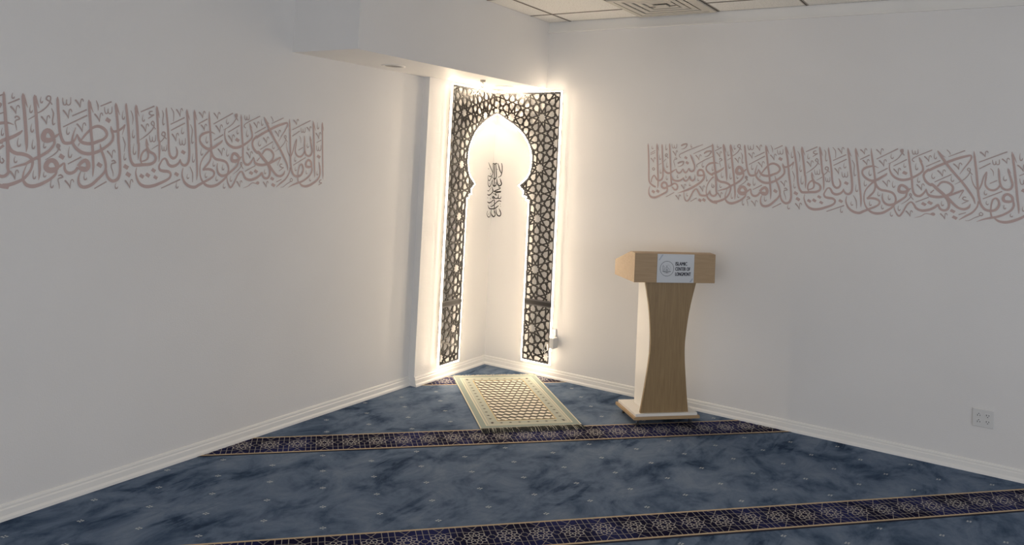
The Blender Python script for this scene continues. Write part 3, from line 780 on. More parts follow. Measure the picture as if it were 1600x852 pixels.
# ------------------------------------------------------------------ arched lattice screens lit from behind
M_LATTICE = mat('dark_lattice_metal', (0.008, 0.0055, 0.005), 0.28, spec=0.5)
M_LED_SOFT = mat('inner_led_light', (1, 1, 1), 0.5, emit=LED_COLOR, strength=LED_POWER * 0.42)
M_LED_BACK = mat('led_light_back', (1, 1, 1), 0.5, emit=LED_COLOR, strength=LED_POWER * 0.10)
M_LED_SOFT_BACK = mat('inner_led_light_back', (1, 1, 1), 0.5, emit=LED_COLOR, strength=LED_POWER * 0.05)
M_FRAME = mat('grey_lattice_frame', (0.10, 0.095, 0.10), 0.35, spec=0.6)
def screen_outline(start):
    """outlines of one half-arch on its wall: distance from the corner, height; start is where it meets its twin"""
    arch = [(0.408, 1.404), (0.380, 1.405), (0.383, 1.432), (0.347, 1.434), (0.355, 1.472), (0.304, 1.515),
            (0.336, 1.539), (0.378, 1.575), (0.403, 1.625), (0.415, 1.685), (0.415, 1.755), (0.403, 1.812), (0.378, 1.868),
            (0.331, 1.932), (0.280, 1.979), (0.220, 2.019), (0.138, 2.064), (start, 2.108)]
    upper = [(start, 2.284), (0.659, 2.284), (0.659, 0.596), (0.408, 0.596)] + arch
    lower = [(0.407, 0.572), (0.659, 0.572), (0.659, 0.119), (0.406, 0.119)]
    return arch, upper, lower
def in_poly(p, poly):
    x, y = p; c = False; n = len(poly)
    for i in range(n):
        (x0, y0), (x1, y1) = poly[i], poly[(i + 1) % n]
        if (y0 > y) != (y1 > y) and x < (x1 - x0) * (y - y0) / (y1 - y0) + x0: c = not c
    return c
def clip(p, q, poly):
    ts = [0.0, 1.0]; dx, dy = q[0] - p[0], q[1] - p[1]; n = len(poly)
    for i in range(n):
        (x0, y0), (x1, y1) = poly[i], poly[(i + 1) % n]; ex, ey = x1 - x0, y1 - y0
        d = dx * ey - dy * ex
        if abs(d) < 1e-12: continue
        t_ = ((x0 - p[0]) * ey - (y0 - p[1]) * ex) / d; s = ((x0 - p[0]) * dy - (y0 - p[1]) * dx) / d
        if 0 < t_ < 1 and 0 <= s <= 1: ts.append(t_)
    ts.sort(); out = []
    for a, b_ in zip(ts, ts[1:]):
        mdl = (a + b_) / 2
        if b_ - a > 1e-4 and in_poly((p[0] + dx * mdl, p[1] + dy * mdl), poly):
            out.append(((p[0] + dx * a, p[1] + dy * a), (p[0] + dx * b_, p[1] + dy * b_)))
    return out
S = 0.2515; KZ = 1.0075
def star_segments(cx, cz):
    """ten-pointed star with its petals, and the crossing gap to its right"""
    seg = []
    def pol(r, deg): return (r * math.cos(math.radians(deg)), r * math.sin(math.radians(deg)))
    def put(a, b_): seg.append(((cx + a[0] * S, cz + a[1] * S * KZ), (cx + b_[0] * S, cz + b_[1] * S * KZ)))
    for k in range(10):
        d = 36 * k; p = pol(0.363, d)
        for sg in (-1, 1):
            put(p, pol(0.139, d + 36 * sg))
            nt = pol(math.hypot(0.4755, 0.0366), d + sg * math.degrees(math.atan2(0.0366, 0.4755)))
            put(p, nt); put(nt, pol(0.5, d + 18 * sg))
    for sx, X0 in ((1, 0.0), (-1, 1.1756)):
        for sy in (-1, 1):
            q = lambda x, y: (X0 + sx * x, sy * y)
            put(q(0.4755, 0.1545), q(0.4755, 0.2725)); put(q(0.4755, 0.2725), q(0.5878, 0.309)); put(q(0.4755, 0.1545), q(0.5878, 0.0))
    return seg
def make_screen(fn, label, start):
    ARCH, UPPER, LOWER = screen_outline(start)
    root = empty('arched_lattice_screen', fn(0.5, 0.113, 0.0), label, 'wall screen', 'pair of arched lattice screens in the corner')
    FRONT, BACK = 0.060, 0.051
    for poly, nm, x0, z0 in ((UPPER, 'upper_lattice', 0.490, 2.076), (LOWER, 'lower_lattice', 0.488, 0.376)):
        g = MB(); seen = set(); bars = []
        for i in range(-3, 4):
            for j in range(-6, 3):
                for hx, hz in ((0, 0), (0.5, 0.5)):
                    cx = x0 + (i + hx) * 1.1756 * S; cz = z0 + (j + hz) * 1.618 * S * KZ
                    if not (-0.4 < cx < 1.0 and -0.1 < cz < 2.6): continue
                    for p, q in star_segments(cx, cz):
                        key = tuple(sorted(((round(p[0], 3), round(p[1], 3)), (round(q[0], 3), round(q[1], 3)))))
                        if key in seen: continue
                        seen.add(key)
                        for a, c in clip(p, q, poly):
                            l = math.hypot(c[0] - a[0], c[1] - a[1])
                            if l < 0.016: continue
                            ux, uz = (c[0] - a[0]) / l, (c[1] - a[1]) / l; h = 0.0054
                            ea = 0.004 if a == p else -0.006; ec = 0.004 if abs(c[0] - q[0]) + abs(c[1] - q[1]) < 1e-6 else -0.006
                            nx, nz = -uz * h, ux * h
                            a = (a[0] - ux * ea, a[1] - uz * ea); c = (c[0] + ux * ec, c[1] + uz * ec)
                            bars.append([(a[0] + nx, a[1] + nz), (c[0] + nx, c[1] + nz), (c[0] - nx, c[1] - nz), (a[0] - nx, a[1] - nz)])
        plate_to(g, *union_plate(bars, lambda c: in_poly((c[0], c[1]), poly)), fn, BACK, FRONT)
        g.build(nm, M_LATTICE, root)
    for poly, nm in ((UPPER, 'upper_border'), (LOWER, 'lower_border')):
        g = MB(); n = len(poly); h = 0.0065
        ar = sum(poly[i][0] * poly[(i + 1) % n][1] - poly[(i + 1) % n][0] * poly[i][1] for i in range(n)); sg = 1 if ar > 0 else -1
        inner = []
        for i in range(n):
            p0, p1, p2 = poly[i - 1], poly[i], poly[(i + 1) % n]
            def nrm(a, c):
                l = math.hypot(c[0] - a[0], c[1] - a[1]); return (-(c[1] - a[1]) / l * sg, (c[0] - a[0]) / l * sg)
            n1, n2 = nrm(p0, p1), nrm(p1, p2); mx, mz = n1[0] + n2[0], n1[1] + n2[1]; l = math.hypot(mx, mz); mx /= l; mz /= l
            k = min(2.2, 1 / max(0.3, mx * n1[0] + mz * n1[1])) * 0.013
            inner.append((p1[0] + mx * k, p1[1] + mz * k))
        for i in range(n):
            j = (i + 1) % n
            if poly[i][0] < start + 0.001 and poly[j][0] < start + 0.001: continue
            g.prism([poly[i], poly[j], inner[j], inner[i]], fn, BACK - 0.001, FRONT + 0.001)
        g.build(nm, M_FRAME, root)
    g = MB(); g.prism([(0.406, 0.569), (0.661, 0.569), (0.661, 0.599), (0.406, 0.599)], fn, BACK - 0.003, FRONT + 0.003); g.build('splice_bar', M_LATTICE, root)
    # glowing strip behind the edge
    def strip(path, nm):
        g = MB(); g.tube([fn(a, c, 0.054) for a, c in path], 0.0055, 10)
        k = 1.0 if nm.startswith('outer') else 0.6
        o = g.build(nm, [M_LED, M_LED_BACK] if k == 1.0 else [M_LED_SOFT, M_LED_SOFT_BACK], root)
        o['label'] = 'glowing white light strip along the edge'
        d = fn(0, 0, 1) - fn(0, 0, 0)          # flexible light strip: bright lens to the room, dimmer back to the wall
        for p in o.data.polygons: p.material_index = 0 if p.normal.dot(d) > 0.3 else 1
    strip([(start + 0.005, 2.2905), (0.6655, 2.2905), (0.6655, 0.1125), (0.400, 0.1125)] , 'outer_light_strip')
    off = []
    for i, p in enumerate(ARCH):
        a = ARCH[max(0, i - 1)]; c = ARCH[min(len(ARCH) - 1, i + 1)]; l = math.hypot(c[0] - a[0], c[1] - a[1])
        off.append((max(start + 0.005, p[0] - (c[1] - a[1]) / l * 0.008), p[1] + (c[0] - a[0]) / l * 0.008))
    strip([(0.4005, 0.119), (0.4005, 1.392)] + off, 'inner_light_strip')
    return root
FR = lambda a, z, d: Vector((a, -d, z))
FL = lambda a, z, d: Vector((d - 0.005, -a - 0.035, z))
make_screen(FR, 'dark lattice half-arch on the wall by the lectern, with power adapter below', 0.056)
make_screen(FL, 'dark lattice half-arch on the narrow wall board away from the lectern', 0.027)

# ------------------------------------------------------------------ wall lettering
def dec(t_, sx, sz):
    return [[(float(q.split(',')[0]) / 2000 + sx, float(q.split(',')[1]) / 2000 + sz, float(q.split(',')[2]) / 2000 * 0.92 if q.count(',') == 2 else 0) for q in ln.split()] for ln in t_.strip().split('\n')]
M_LETTER = mat('rose_brown_vinyl', (0.56, 0.425, 0.40), 0.6, spec=0.3)
M_MARK = mat('taupe_vinyl', (0.50, 0.40, 0.38), 0.6, spec=0.3)
mains, marks, dots = dec(MAIN, 1.39, 1.47), dec(MARKS, 1.39, 1.47), dec(DOTS, 1.39, 1.47)
def verse(fn, label):
    g = MB()
    for k, s in enumerate(mains): g.ribbon(s, fn, 0.0008 + 0.0003 * (k % 7), 0)
    for k, d in enumerate(dots): g.face([fn(a, z, 0.0008) for a, z, _ in d], 0)
    for k, s in enumerate(marks): g.ribbon(s, fn, 0.0009 + 0.0003 * (k % 7), 1)
    tag(g.build('calligraphy_lettering', [M_LETTER, M_MARK], fix=False), label, 'wall lettering', 'bands of calligraphy on the walls')
verse(lambda a, z, d: (a, -d, z), 'rose brown band of calligraphy on the wall above and beyond the lectern')
verse(lambda a, z, d: (-NW + d, a - 5.703, z), 'rose brown band of calligraphy on the wall facing the lectern, beside the soffit')
M_INK = mat('black_vinyl', (0.012, 0.011, 0.010), 0.5)
g = MB()
for k, s in enumerate(dec(CORNER, 0, 1.2)):
    g.ribbon(s, lambda t_, z, d: (t_ + 0.0, -d, z) if t_ >= 0 else (d, t_, z), 0.0008 + 0.0002 * (k % 7))
tag(g.build('corner_calligraphy', M_INK, fix=False), 'small black stacked calligraphy folded into the corner under the arch', 'wall lettering')

# ------------------------------------------------------------------ lectern
def wood(name, c0, c1, scale=(1, 14, 0.6), rough=0.42):
    ma = mat(name, c1, rough, spec=0.4); t, N, L, bs = nodes(ma); v = mapping(t, scale)
    n = noise_node(t, 5.0, 6, 0.6, 1.2, v); r = ramp(t, n.outputs[0], [(0.3, c0), (0.68, c1)]); L.new(r.outputs[0], bs.inputs['Base Color'])
    return ma
M_WOOD = wood('maple_laminate', (0.25, 0.165, 0.080), (0.32, 0.22, 0.11), (12, 12, 0.7))
M_WOODH = wood('maple_laminate_across', (0.37, 0.250, 0.135), (0.44, 0.305, 0.172), (0.9, 9, 14))
M_WHITE = mat('white_laminate', (0.80, 0.78, 0.74), 0.4)
M_PLATE = mat('silver_nameplate', (0.50, 0.52, 0.54), 0.4, metal=0.3)
M_PLATE2 = mat('brushed_nameplate_corner', (0.33, 0.36, 0.42), 0.4, metal=0.3)
M_TEXT = mat('navy_print', (0.012, 0.014, 0.03), 0.5)
M_CHROME = mat('chrome', (0.7, 0.7, 0.72), 0.2, metal=1.0)
M_RUBBER = mat('dark_rubber', (0.02, 0.02, 0.022), 0.6)
LA = math.radians(46.1)
lec = empty('lectern', (1.656, -0.660, 0.0085), 'light wood and white lectern on small casters, with a silver nameplate', 'lectern', rz=LA)
def lbuild(g, name, mats, parent=None, **kw):
    o = g.build(name, mats, **kw); o.parent = parent or lec; return o     # coordinates are the lectern's own: u along the front, v to the back
g = MB(); g.box((0, 0, 0.042), (0.470, 0.340, 0.060)); lbuild(g, 'base_board', M_WOODH, bevel=0.0015)
g = MB(); g.box((0.014, 0.012, 0.060), (0.456, 0.325, 0.078)); lbuild(g, 'base_plate', M_WHITE, bevel=0.0015)
g = MB(); g.box((0.105, 0.048, 0.078), (0.362, 0.262, 0.940)); lbuild(g, 'column', M_WHITE, bevel=0.0015)['label'] = 'white column behind the wooden front panel'
lv = lambda a, z, d: (a, d, z)
zz = [0.078 + (0.940 - 0.078) * i / 40 for i in range(41)]
def half(z):
    k = [(0.078, 0.1725), (0.20, 0.155), (0.31, 0.1415), (0.43, 0.1285), (0.52, 0.124), (0.60, 0.128), (0.72, 0.1405), (0.82, 0.1575), (0.94, 0.184)]
    for (a, p), (c, q) in zip(k, k[1:]):
        if a <= z <= c + 1e-9:
            i = k.index((a, p)); f = (z - a) / (c - a)
            m0 = (k[i + 1][1] - k[i - 1][1]) / (k[i + 1][0] - k[i - 1][0]) if i > 0 else (q - p) / (c - a)
            m1 = (k[i + 2][1] - k[i][1]) / (k[i + 2][0] - k[i][0]) if i + 2 < len(k) else (q - p) / (c - a)
            h = c - a
            return (2*f**3-3*f*f+1)*p + (f**3-2*f*f+f)*h*m0 + (-2*f**3+3*f*f)*q + (f**3-f*f)*h*m1
    return k[-1][1]
cen = lambda z: 0.2255 + 0.012 * (z - 0.078) / 0.86
g = MB(); g.prism([(cen(z) - half(z), z) for z in zz] + [(cen(z) + half(z), z) for z in reversed(zz)], lv, 0.030, 0.048)
lbuild(g, 'front_panel', M_WOOD)['label'] = 'wooden front panel with concave sides'
SIDE = [(0.012, 0.940), (0.012, 1.133), (0.088, 1.137), (0.365, 1.047), (0.365, 0.940)]
g = MB(); g.prism(SIDE, lambda a, z, d: (d, a, z), -0.036, 0.549); head = lbuild(g, 'reading_desk', M_WOODH, bevel=0.001)
g = MB(); g.prism([(0.100, 1.120), (0.100, 1.1345), (0.362, 1.0495), (0.362, 1.040)], lambda a, z, d: (d, a, z), -0.030, 0.543); lbuild(g, 'sloping_top', M_WOOD)
g = MB(); g.box((0.124, 0.0095, 0.941), (0.391, 0.0125, 1.131), 0)
g.face([(0.132, 0.0092, 1.090), (0.140, 0.0092, 1.088), (0.166, 0.0092, 1.126), (0.156, 0.0092, 1.128)], 1)
g.face([(0.360, 0.0092, 0.946), (0.374, 0.0092, 0.946), (0.386, 0.0092, 0.966), (0.382, 0.0092, 0.974)], 1)
plate = lbuild(g, 'nameplate', [M_PLATE, M_PLATE2], bevel=0.0)
tf = lambda a, z, d: (a, 0.0090 - d, z)
g = MB()
ccx, ccz = 0.194, 1.034
def arc(cx, cz, r, a0, a1, w_, n=24): return [(cx + r * math.cos(math.radians(a0 + (a1 - a0) * i / n)), cz + r * math.sin(math.radians(a0 + (a1 - a0) * i / n)), w_) for i in range(n + 1)]
def rawribbon(g, pts, d):
    g.ribbon(pts, tf, d)
rawribbon(g, arc(ccx, ccz, 0.049, 0, 360, 0.0022, 48), 0)
rawribbon(g, [(0.163, 1.015, 0.003), (0.180, 1.0145, 0.0035), (0.193, 1.0095, 0.0045), (0.206, 1.0145, 0.0035), (0.223, 1.015, 0.003)], 0.0001)
rawribbon(g, [(0.172, 1.008, 0.0012), (0.193, 1.003, 0.0015), (0.214, 1.008, 0.0012)], 0.0001)
rawribbon(g, arc(0.193, 1.022, 0.019, 0, 180, 0.0016), 0.0002)
rawribbon(g, arc(0.193, 1.024, 0.006, 0, 360, 0.0026), 0.0002)
rawribbon(g, [(0.174, 1.016, 0.002), (0.174, 1.028, 0.002), (0.171, 1.034, 0.0005)], 0.0002)
rawribbon(g, [(0.165, 1.018, 0.0018), (0.165, 1.052, 0.0018), (0.167, 1.060, 0.0005)], 0.0002)
rawribbon(g, arc(0.170, 1.045, 0.006, -90, 150, 0.0014), 0.0003)
rawribbon(g, [(0.188, 1.055, 0.0018), (0.193, 1.047, 0.0018), (0.198, 1.055, 0.0018)], 0.0002)
rawribbon(g, [(0.193, 1.047, 0.0016), (0.193, 1.042, 0.0016)], 0.0003)
for a0 in (20, 40, 60, 80): rawribbon(g, arc(0.193, 1.024, 0.027 + a0 * 0.00012, a0 - 14, a0 + 2, 0.0010, 6), 0.0002)
e = g.build('emblem', M_TEXT, fix=False); e.parent = plate
def text_mesh(s, x, z, height, width):
    cu = bpy.data.curves.new('lettering', 'FONT'); cu.body = s; cu.size = 1.0
    o = bpy.data.objects.new('lettering', cu); COL.objects.link(o); bpy.context.view_layer.update()
    me = bpy.data.meshes.new_from_object(o.evaluated_get(bpy.context.evaluated_depsgraph_get()))
    COL.objects.unlink(o); bpy.data.objects.remove(o)
    xs = [v.co.x for v in me.vertices]; ys = [v.co.y for v in me.vertices]
    sx = (width - 0.0022) / (max(xs) - min(xs)); sy = (height - 0.0010) / (max(ys) - min(ys)); g = MB()
    for k, (dx, dz) in enumerate(((0, 0), (0.0011, 0.0005), (0.0022, 0), (0.0011, 0.0010))):     # heavy strokes
        n0 = len(g.v); g.v += [(x + dx + (v.co.x - min(xs)) * sx, 0.0088 - 0.0001 * k, z + dz + (v.co.y - min(ys)) * sy) for v in me.vertices]
        for f in me.polygons: g.f.append(tuple(n0 + i for i in f.vertices)); g.m.append(0)
    g.build('lettering', M_TEXT, fix=False).parent = plate
for s, z, wd in (('ISLAMIC', 1.0555, 0.086), ('CENTER OF', 1.0212, 0.109), ('LONGMONT', 0.987, 0.1147)): text_mesh(s, 0.2545, z, 0.0245, wd)
for u, v in ((0.045, 0.045), (0.425, 0.045), (0.045, 0.295), (0.425, 0.295)):
    g = MB(); g.box((u - 0.011, v - 0.011, 0.038), (u + 0.011, v + 0.011, 0.042)); g.tube([(u, v, 0.038), (u, v, 0.024)], 0.005, 10)
    g.box((u - 0.009, v - 0.004, 0.006), (u - 0.007, v + 0.012, 0.026)); g.box((u + 0.007, v - 0.004, 0.006), (u + 0.009, v + 0.012, 0.026)); g.box((u - 0.009, v - 0.004, 0.022), (u + 0.009, v + 0.010, 0.026))
    c_ = lbuild(g, 'caster', M_CHROME)
    g = MB(); g.tube([(u - 0.006, v + 0.006, 0.0050), (u + 0.006, v + 0.006, 0.0050)], 0.0135, 16); o = g.build('caster_wheel', M_RUBBER); o.parent = c_

# ------------------------------------------------------------------ prayer mat
M_MAT = mat('mat_sage_weave', (0.29, 0.34, 0.31), 0.9, spec=0.1)
M_MATIN = mat('mat_tan_border', (0.42, 0.44, 0.38), 0.9, spec=0.1)
M_MATLINE = mat('mat_cream_line', (0.66, 0.62, 0.49), 0.9, spec=0.1)
M_MATGOLD = mat('mat_gold_line', (0.60, 0.46, 0.22), 0.8, spec=0.2)
M_MATFIELD = mat('mat_grey_brown_ground', (0.145, 0.135, 0.115), 0.9, spec=0.1)
M_MATLOZ = mat('mat_cream_lozenge', (0.86, 0.81, 0.69), 0.9, spec=0.1)
M_MATDASH = mat('mat_dark_dash', (0.09, 0.08, 0.08), 0.9, spec=0.1)
M_FRINGE = mat('mat_grey_fringe', (0.045, 0.05, 0.048), 0.9, spec=0.1)
M_FRINGEL = mat('mat_pale_fringe', (0.50, 0.49, 0.42), 0.9, spec=0.1)
# corners measured on the floor: back left, back right, front right, front left
MC = [F(-0.331, 0.402), F(0.337, 0.402), F(0.330, 1.568), F(-0.352, 1.580)]
def Q(s, t_, z):   # s across 0..1, t from the back 0..1
    a = [(MC[0][k] * (1 - s) + MC[1][k] * s) * (1 - t_) + (MC[3][k] * (1 - s) + MC[2][k] * s) * t_ for k in range(2)]
    return (a[0], a[1], z)
rug = empty('prayer_mat', Q(0.5, 0.5, 0), 'cream and sage prayer mat with dark fringe in front of the arched corner', 'prayer mat')
T = 0.0062
g = MB()
def qrect(s0, t0, s1, t1, z, mi): g.face([Q(s0, t0, z), Q(s0, t1, z), Q(s1, t1, z), Q(s1, t0, z)], mi)
base = [Q(0, 0, 0), Q(1, 0, 0), Q(1, 1, 0), Q(0, 1, 0)]
k = len(g.v); g.v += [(p[0], p[1], 0.0022) for p in base] + [(p[0], p[1], T) for p in base]
for f in ((3, 2, 1, 0), (4, 5, 6, 7), (0, 1, 5, 4), (1, 2, 6, 5), (2, 3, 7, 6), (3, 0, 4, 7)): g.f.append(tuple(k + i for i in f)); g.m.append(0)
def ring(s0, t0, ws, wt, z, mi):
    s1, t1 = 1 - s0, 1 - t0
    qrect(s0, t0, s1, t0 + wt, z, mi); qrect(s0, t1 - wt, s1, t1, z, mi); qrect(s0, t0 + wt, s0 + ws, t1 - wt, z, mi); qrect(s1 - ws, t0 + wt, s1, t1 - wt, z, mi)
ring(0.0, 0.0, 0.012, 0.007, T + 0.0002, 2)
ring(0.075, 0.045, 0.130, 0.062, T + 0.0002, 1)
ring(0.068, 0.040, 0.010, 0.006, T + 0.0004, 2); ring(0.098, 0.058, 0.006, 0.004, T + 0.0004, 2)
ring(0.200, 0.106, 0.008, 0.006, T + 0.0004, 3)
g_body = g
g = MB()
qrect(0.21, 0.113, 0.79, 0.887, T + 0.0003, 0)
nu, nv = 8, 16
for j in range(nv):
    for i in range(-1, nu + 1):
        cs = 0.21 + 0.58 * (i + 0.5 + (0.5 if j % 2 else 0)) / nu; ct = 0.113 + 0.774 * (j + 0.5) / nv
        hs, ht = 0.58 / nu * 0.46, 0.774 / nv * 0.34
        sk = 0.30 if cs < 0.5 else -0.05
        q = [(cs - hs, ct - ht * (0.2 + sk)), (cs - hs * 0.25, ct - ht * 1.05), (cs + hs, ct - ht * (0.2 - sk)), (cs + hs, ct + ht * (0.2 + sk)), (cs + hs * 0.25, ct + ht * 1.05), (cs - hs, ct + ht * (0.2 - sk))]
        q = [(min(0.787, max(0.213, a)), min(0.885, max(0.115, c))) for a, c in q]
        if max(a for a, _ in q) - min(a for a, _ in q) > 0.01: g.face([Q(a, c, T + 0.0005) for a, c in q], 1)
g.build('woven_field', [M_MATFIELD, M_MATLOZ], rug, fix=False)['label'] = 'cream lozenge weave in the middle of the mat'
g = g_body
for i in range(15):
    tt = 0.09 + 0.82 * i / 14
    for s0 in (0.145, 0.855):
        g.face([Q(s0 + a * 0.020, tt + c * 0.008, T + 0.0005) for a, c in ((-1, 0), (0, -1), (1, 0), (0, 1))], 4)
for i in range(9):
    s0 = 0.14 + 0.72 * i / 8
    for tt in (0.078, 0.922):
        g.face([Q(s0 + a * 0.018, tt + c * 0.008, T + 0.0005) for a, c in ((-1, 0), (0, -1), (1, 0), (0, 1))], 4)
g.build('mat_body', [M_MAT, M_MATIN, M_MATLINE, M_MATGOLD, M_MATDASH], rug, fix=False)
for nm, t0, sg, ln, m1 in (('front_fringe', 1.0, 1, 0.072, M_FRINGE), ('back_fringe', 0.0, -1, 0.020, M_FRINGEL)):
    g = MB()
    for i in range(190):
        s0 = (i + random.uniform(-0.3, 0.3)) / 189; s0 = min(0.998, max(0.002, s0)); l = ln * random.uniform(0.7, 1.15); d = random.uniform(-0.012, 0.012)
        p0 = Q(s0, t0 - sg * 0.003, T - 0.0005); p1 = Q(s0 + d * 0.4, t0 + sg * l * 0.45, T + random.uniform(0, 0.007)); p2 = Q(s0 + d, t0 + sg * l, 0.0055)
        g.tube([p0, p1, p2], [0.0018, 0.0022, 0.0014], 5, mi=1 if random.random() < 0.16 else 0)
    g.build(nm, [m1, M_FRINGEL if sg > 0 else M_MAT], rug)

# ------------------------------------------------------------------ outlets and small fittings
M_PLASTIC = mat('white_plastic', (0.70, 0.70, 0.69), 0.4)
M_SLOT = mat('dark_slot', (0.015, 0.015, 0.015), 0.6)
out = empty('wall_outlet', (3.59, 0, 0.32), 'white double wall outlet low on the wall beyond the lectern', 'outlet')
g = MB(); g.prism([(3.534, 0.268), (3.643, 0.268), (3.643, 0.374), (3.534, 0.374)], FR, 0, 0.007); g.build('outlet_plate', M_PLASTIC, out, bevel=0.003)
for cx in (3.566, 3.611):
    for cz in (0.302, 0.339):
        g = MB(); g.prism([(cx + 0.0165 * math.cos(a * math.pi / 12), cz + max(-0.0135, min(0.0135, 0.0165 * math.sin(a * math.pi / 12)))) for a in range(24)], FR, 0.006, 0.0085)
        rc = g.build('receptacle', M_PLASTIC, out)
        g = MB()
        up = -1 if cx < 3.59 else 1        # the left pair is mounted earth pin up
        for dx, h in ((-0.0062, 0.0045), (0.0062, 0.0036)):
            g.prism([(cx + dx - 0.0015, cz + 0.003 * up - h), (cx + dx + 0.0015, cz + 0.003 * up - h), (cx + dx + 0.0015, cz + 0.003 * up + h), (cx + dx - 0.0015, cz + 0.003 * up + h)], FR, 0.0080, 0.0088)
        g.prism([(cx + 0.0026 * math.cos(a * math.pi / 6), cz - 0.0075 * up + 0.0026 * math.sin(a * math.pi / 6)) for a in range(12)], FR, 0.0080, 0.0088)
        o = g.build('slot', M_SLOT); o.parent = rc
o2 = empty('wall_outlet', (0.65, 0, 0.33), 'white wall outlet half hidden behind the glowing lattice edge, above adapter', 'outlet')
g = MB(); g.prism([(0.615, 0.279), (0.686, 0.279), (0.686, 0.391), (0.615, 0.391)], FR, 0, 0.016); g.build('outlet_plate', M_PLASTIC, o2, bevel=0.003)
ad = empty('power_adapter', (0.68, -0.05, 0.29), 'white power adapter plugged in beside the lattice foot', 'adapter')
g = MB(); g.box((0.674, -0.092, 0.250), (0.710, -0.0165, 0.334)); g.build('adapter_body', M_PLASTIC, ad, bevel=0.004)
g = MB(); g.tube([(0.688, -0.075, 0.251), (0.684, -0.078, 0.222), (0.672, -0.075, 0.19), (0.652, -0.072, 0.178), (0.63, -0.070, 0.195), (0.615, -0.070, 0.235), (0.625, -0.070, 0.275), (0.646, -0.070, 0.272), (0.648, -0.070, 0.235), (0.625, -0.070, 0.21), (0.605, -0.070, 0.215), (0.60, -0.070, 0.25)], 0.003, 8)
g.build('cable', M_PLASTIC, ad, smooth_shade=True)

M_LIGHT_TRIM = mat('white_light_trim', (0.80, 0.78, 0.73), 0.4)
M_BAFFLE = mat('grey_baffle', (0.20, 0.18, 0.17), 0.5)
M_LENS = mat('warm_lit_lens', (0.8, 0.76, 0.68), 0.5, emit=(1.0, 0.84, 0.62), strength=0.7)
def downlight(x, y, label, lit):
    root = empty('recessed_downlight', (x, y, ZS), label, 'ceiling light', 'recessed lights in the soffit')
    g = MB(); g.lathe([(0.082, 0.0), (0.082, -0.004), (0.076, -0.007), (0.064, -0.006), (0.060, -0.001)], (x, y, ZS), 40); g.build('trim_ring', M_LIGHT_TRIM, root, smooth_shade=True)
    g = MB(); g.lathe([(0.0605, -0.0012), (0.045, -0.002), (0.0, -0.002)], (x, y, ZS), 40); g.build('lens' if lit else 'baffle', M_LENS if lit else M_BAFFLE, root, smooth_shade=True)
    if lit:
        l = bpy.data.lights.new('downlight_beam', 'SPOT'); l.energy = DOWNLIGHT_POWER; l.color = (1.0, 0.80, 0.56); l.shadow_soft_size = 0.02
        l.spot_size = math.radians(176); l.spot_blend = 0.25
        o = bpy.data.objects.new('downlight_beam', l); COL.objects.link(o); o.location = (x, y, ZS - 0.024); o.parent = root
        o.matrix_parent_inverse = root.matrix_basis.inverted()
downlight(0.163, -1.515, 'unlit recessed soffit downlight nearer the open end, over the plain wall', False)
downlight(0.200, -0.200, 'lit recessed soffit downlight right above the arch', True)
hk = empty('ceiling_hook', (0.307, -0.656, ZS), 'small white hook hanging under the soffit above the lattice', 'hook')
M_HOOK = mat('cream_hook', (0.34, 0.31, 0.26), 0.4)
g = MB(); g.lathe([(0, 0), (0.021, 0), (0.021, -0.010), (0.017, -0.016), (0, -0.016)], (0.307, -0.656, ZS), 20); g.build('base', M_HOOK, hk, smooth_shade=False)
rt = Vector((0.841, 0.54, 0))
hp = [(0.0, -0.014), (0.0, -0.024), (0.006, -0.032), (0.011, -0.042), (0.007, -0.052), (-0.003, -0.055), (-0.010, -0.049), (-0.011, -0.040)]
g = MB(); g.tube([(0.307 + rt.x * a, -0.656 + rt.y * a, ZS + c) for a, c in hp], 0.0028, 8); g.build('hook', M_HOOK, hk, smooth_shade=True)

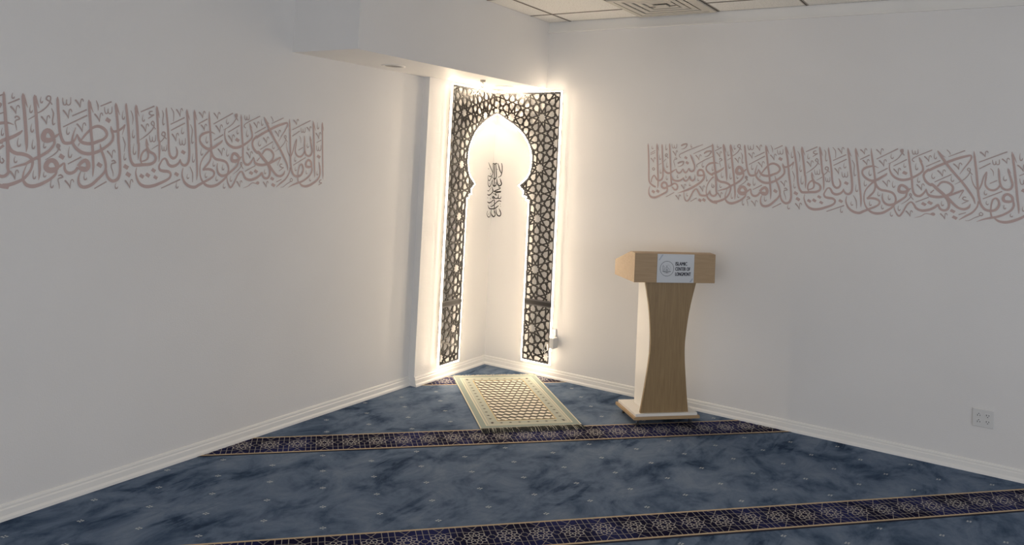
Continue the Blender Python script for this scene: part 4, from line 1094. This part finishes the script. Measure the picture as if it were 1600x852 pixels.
# ceiling air diffuser: nested square louvres
M_VENT = mat('white_vent_metal', (0.66, 0.62, 0.54), 0.4)
M_DUCT = mat('dark_duct', (0.05, 0.045, 0.04), 0.7)
vent = empty('ceiling_vent', (1.6, -0.32, H), 'square ceiling air vent with nested louvres', 'air vent')
VX, VY = 1.600, -0.330
def sq(h0, z0, h1, z1, th=0.004):
    g = MB()
    for i in range(4):
        c = [(-1, -1), (1, -1), (1, 1), (-1, 1)]; a, d = c[i], c[(i + 1) % 4]
        top = [(VX + a[0] * h0, VY + a[1] * h0, z0), (VX + d[0] * h0, VY + d[1] * h0, z0), (VX + d[0] * h1, VY + d[1] * h1, z1), (VX + a[0] * h1, VY + a[1] * h1, z1)]
        g.face(top); g.face([(p[0], p[1], p[2] + th) for p in top][::-1])
    return g
g = MB()
for lo, hi in (((-0.298, -0.298), (0.298, -0.262)), ((-0.298, 0.262), (0.298, 0.298)), ((-0.298, -0.262), (-0.262, 0.262)), ((0.262, -0.262), (0.298, 0.262))):
    g.box((VX + lo[0], VY + lo[1], H - 0.010), (VX + hi[0], VY + hi[1], H + 0.001))
g.build('vent_frame', M_VENT, vent)
for k, h in enumerate((0.258, 0.204, 0.150, 0.096)):
    g = MB(); zz0 = H - 0.007 + 0.003 * k; wd = 0.038
    for lo, hi in (((-h, -h), (h, -h + wd)), ((-h, h - wd), (h, h)), ((-h, -h + wd), (-h + wd, h - wd)), ((h - wd, -h + wd), (h, h - wd))):
        g.box((VX + lo[0], VY + lo[1], zz0), (VX + hi[0], VY + hi[1], zz0 + 0.002))
    ins = h - wd                                   # turned-up inner lip of each louvre
    for lo, hi in (((-ins, -ins), (ins, -ins + 0.002)), ((-ins, ins - 0.002), (ins, ins)), ((-ins, -ins), (-ins + 0.002, ins)), ((ins - 0.002, -ins), (ins, ins))):
        g.box((VX + lo[0], VY + lo[1], zz0 + 0.002), (VX + hi[0], VY + hi[1], zz0 + 0.022))
    g.build('louver', M_VENT, vent)
g = MB(); g.box((VX - 0.270, VY - 0.270, H + 0.060), (VX + 0.270, VY + 0.270, H + 0.062)); g.build('duct_opening', M_DUCT, vent)
g = MB(); g.box((VX - 0.046, VY - 0.046, H - 0.007), (VX + 0.046, VY + 0.046, H - 0.003)); g.build('center_plate', M_VENT, vent)
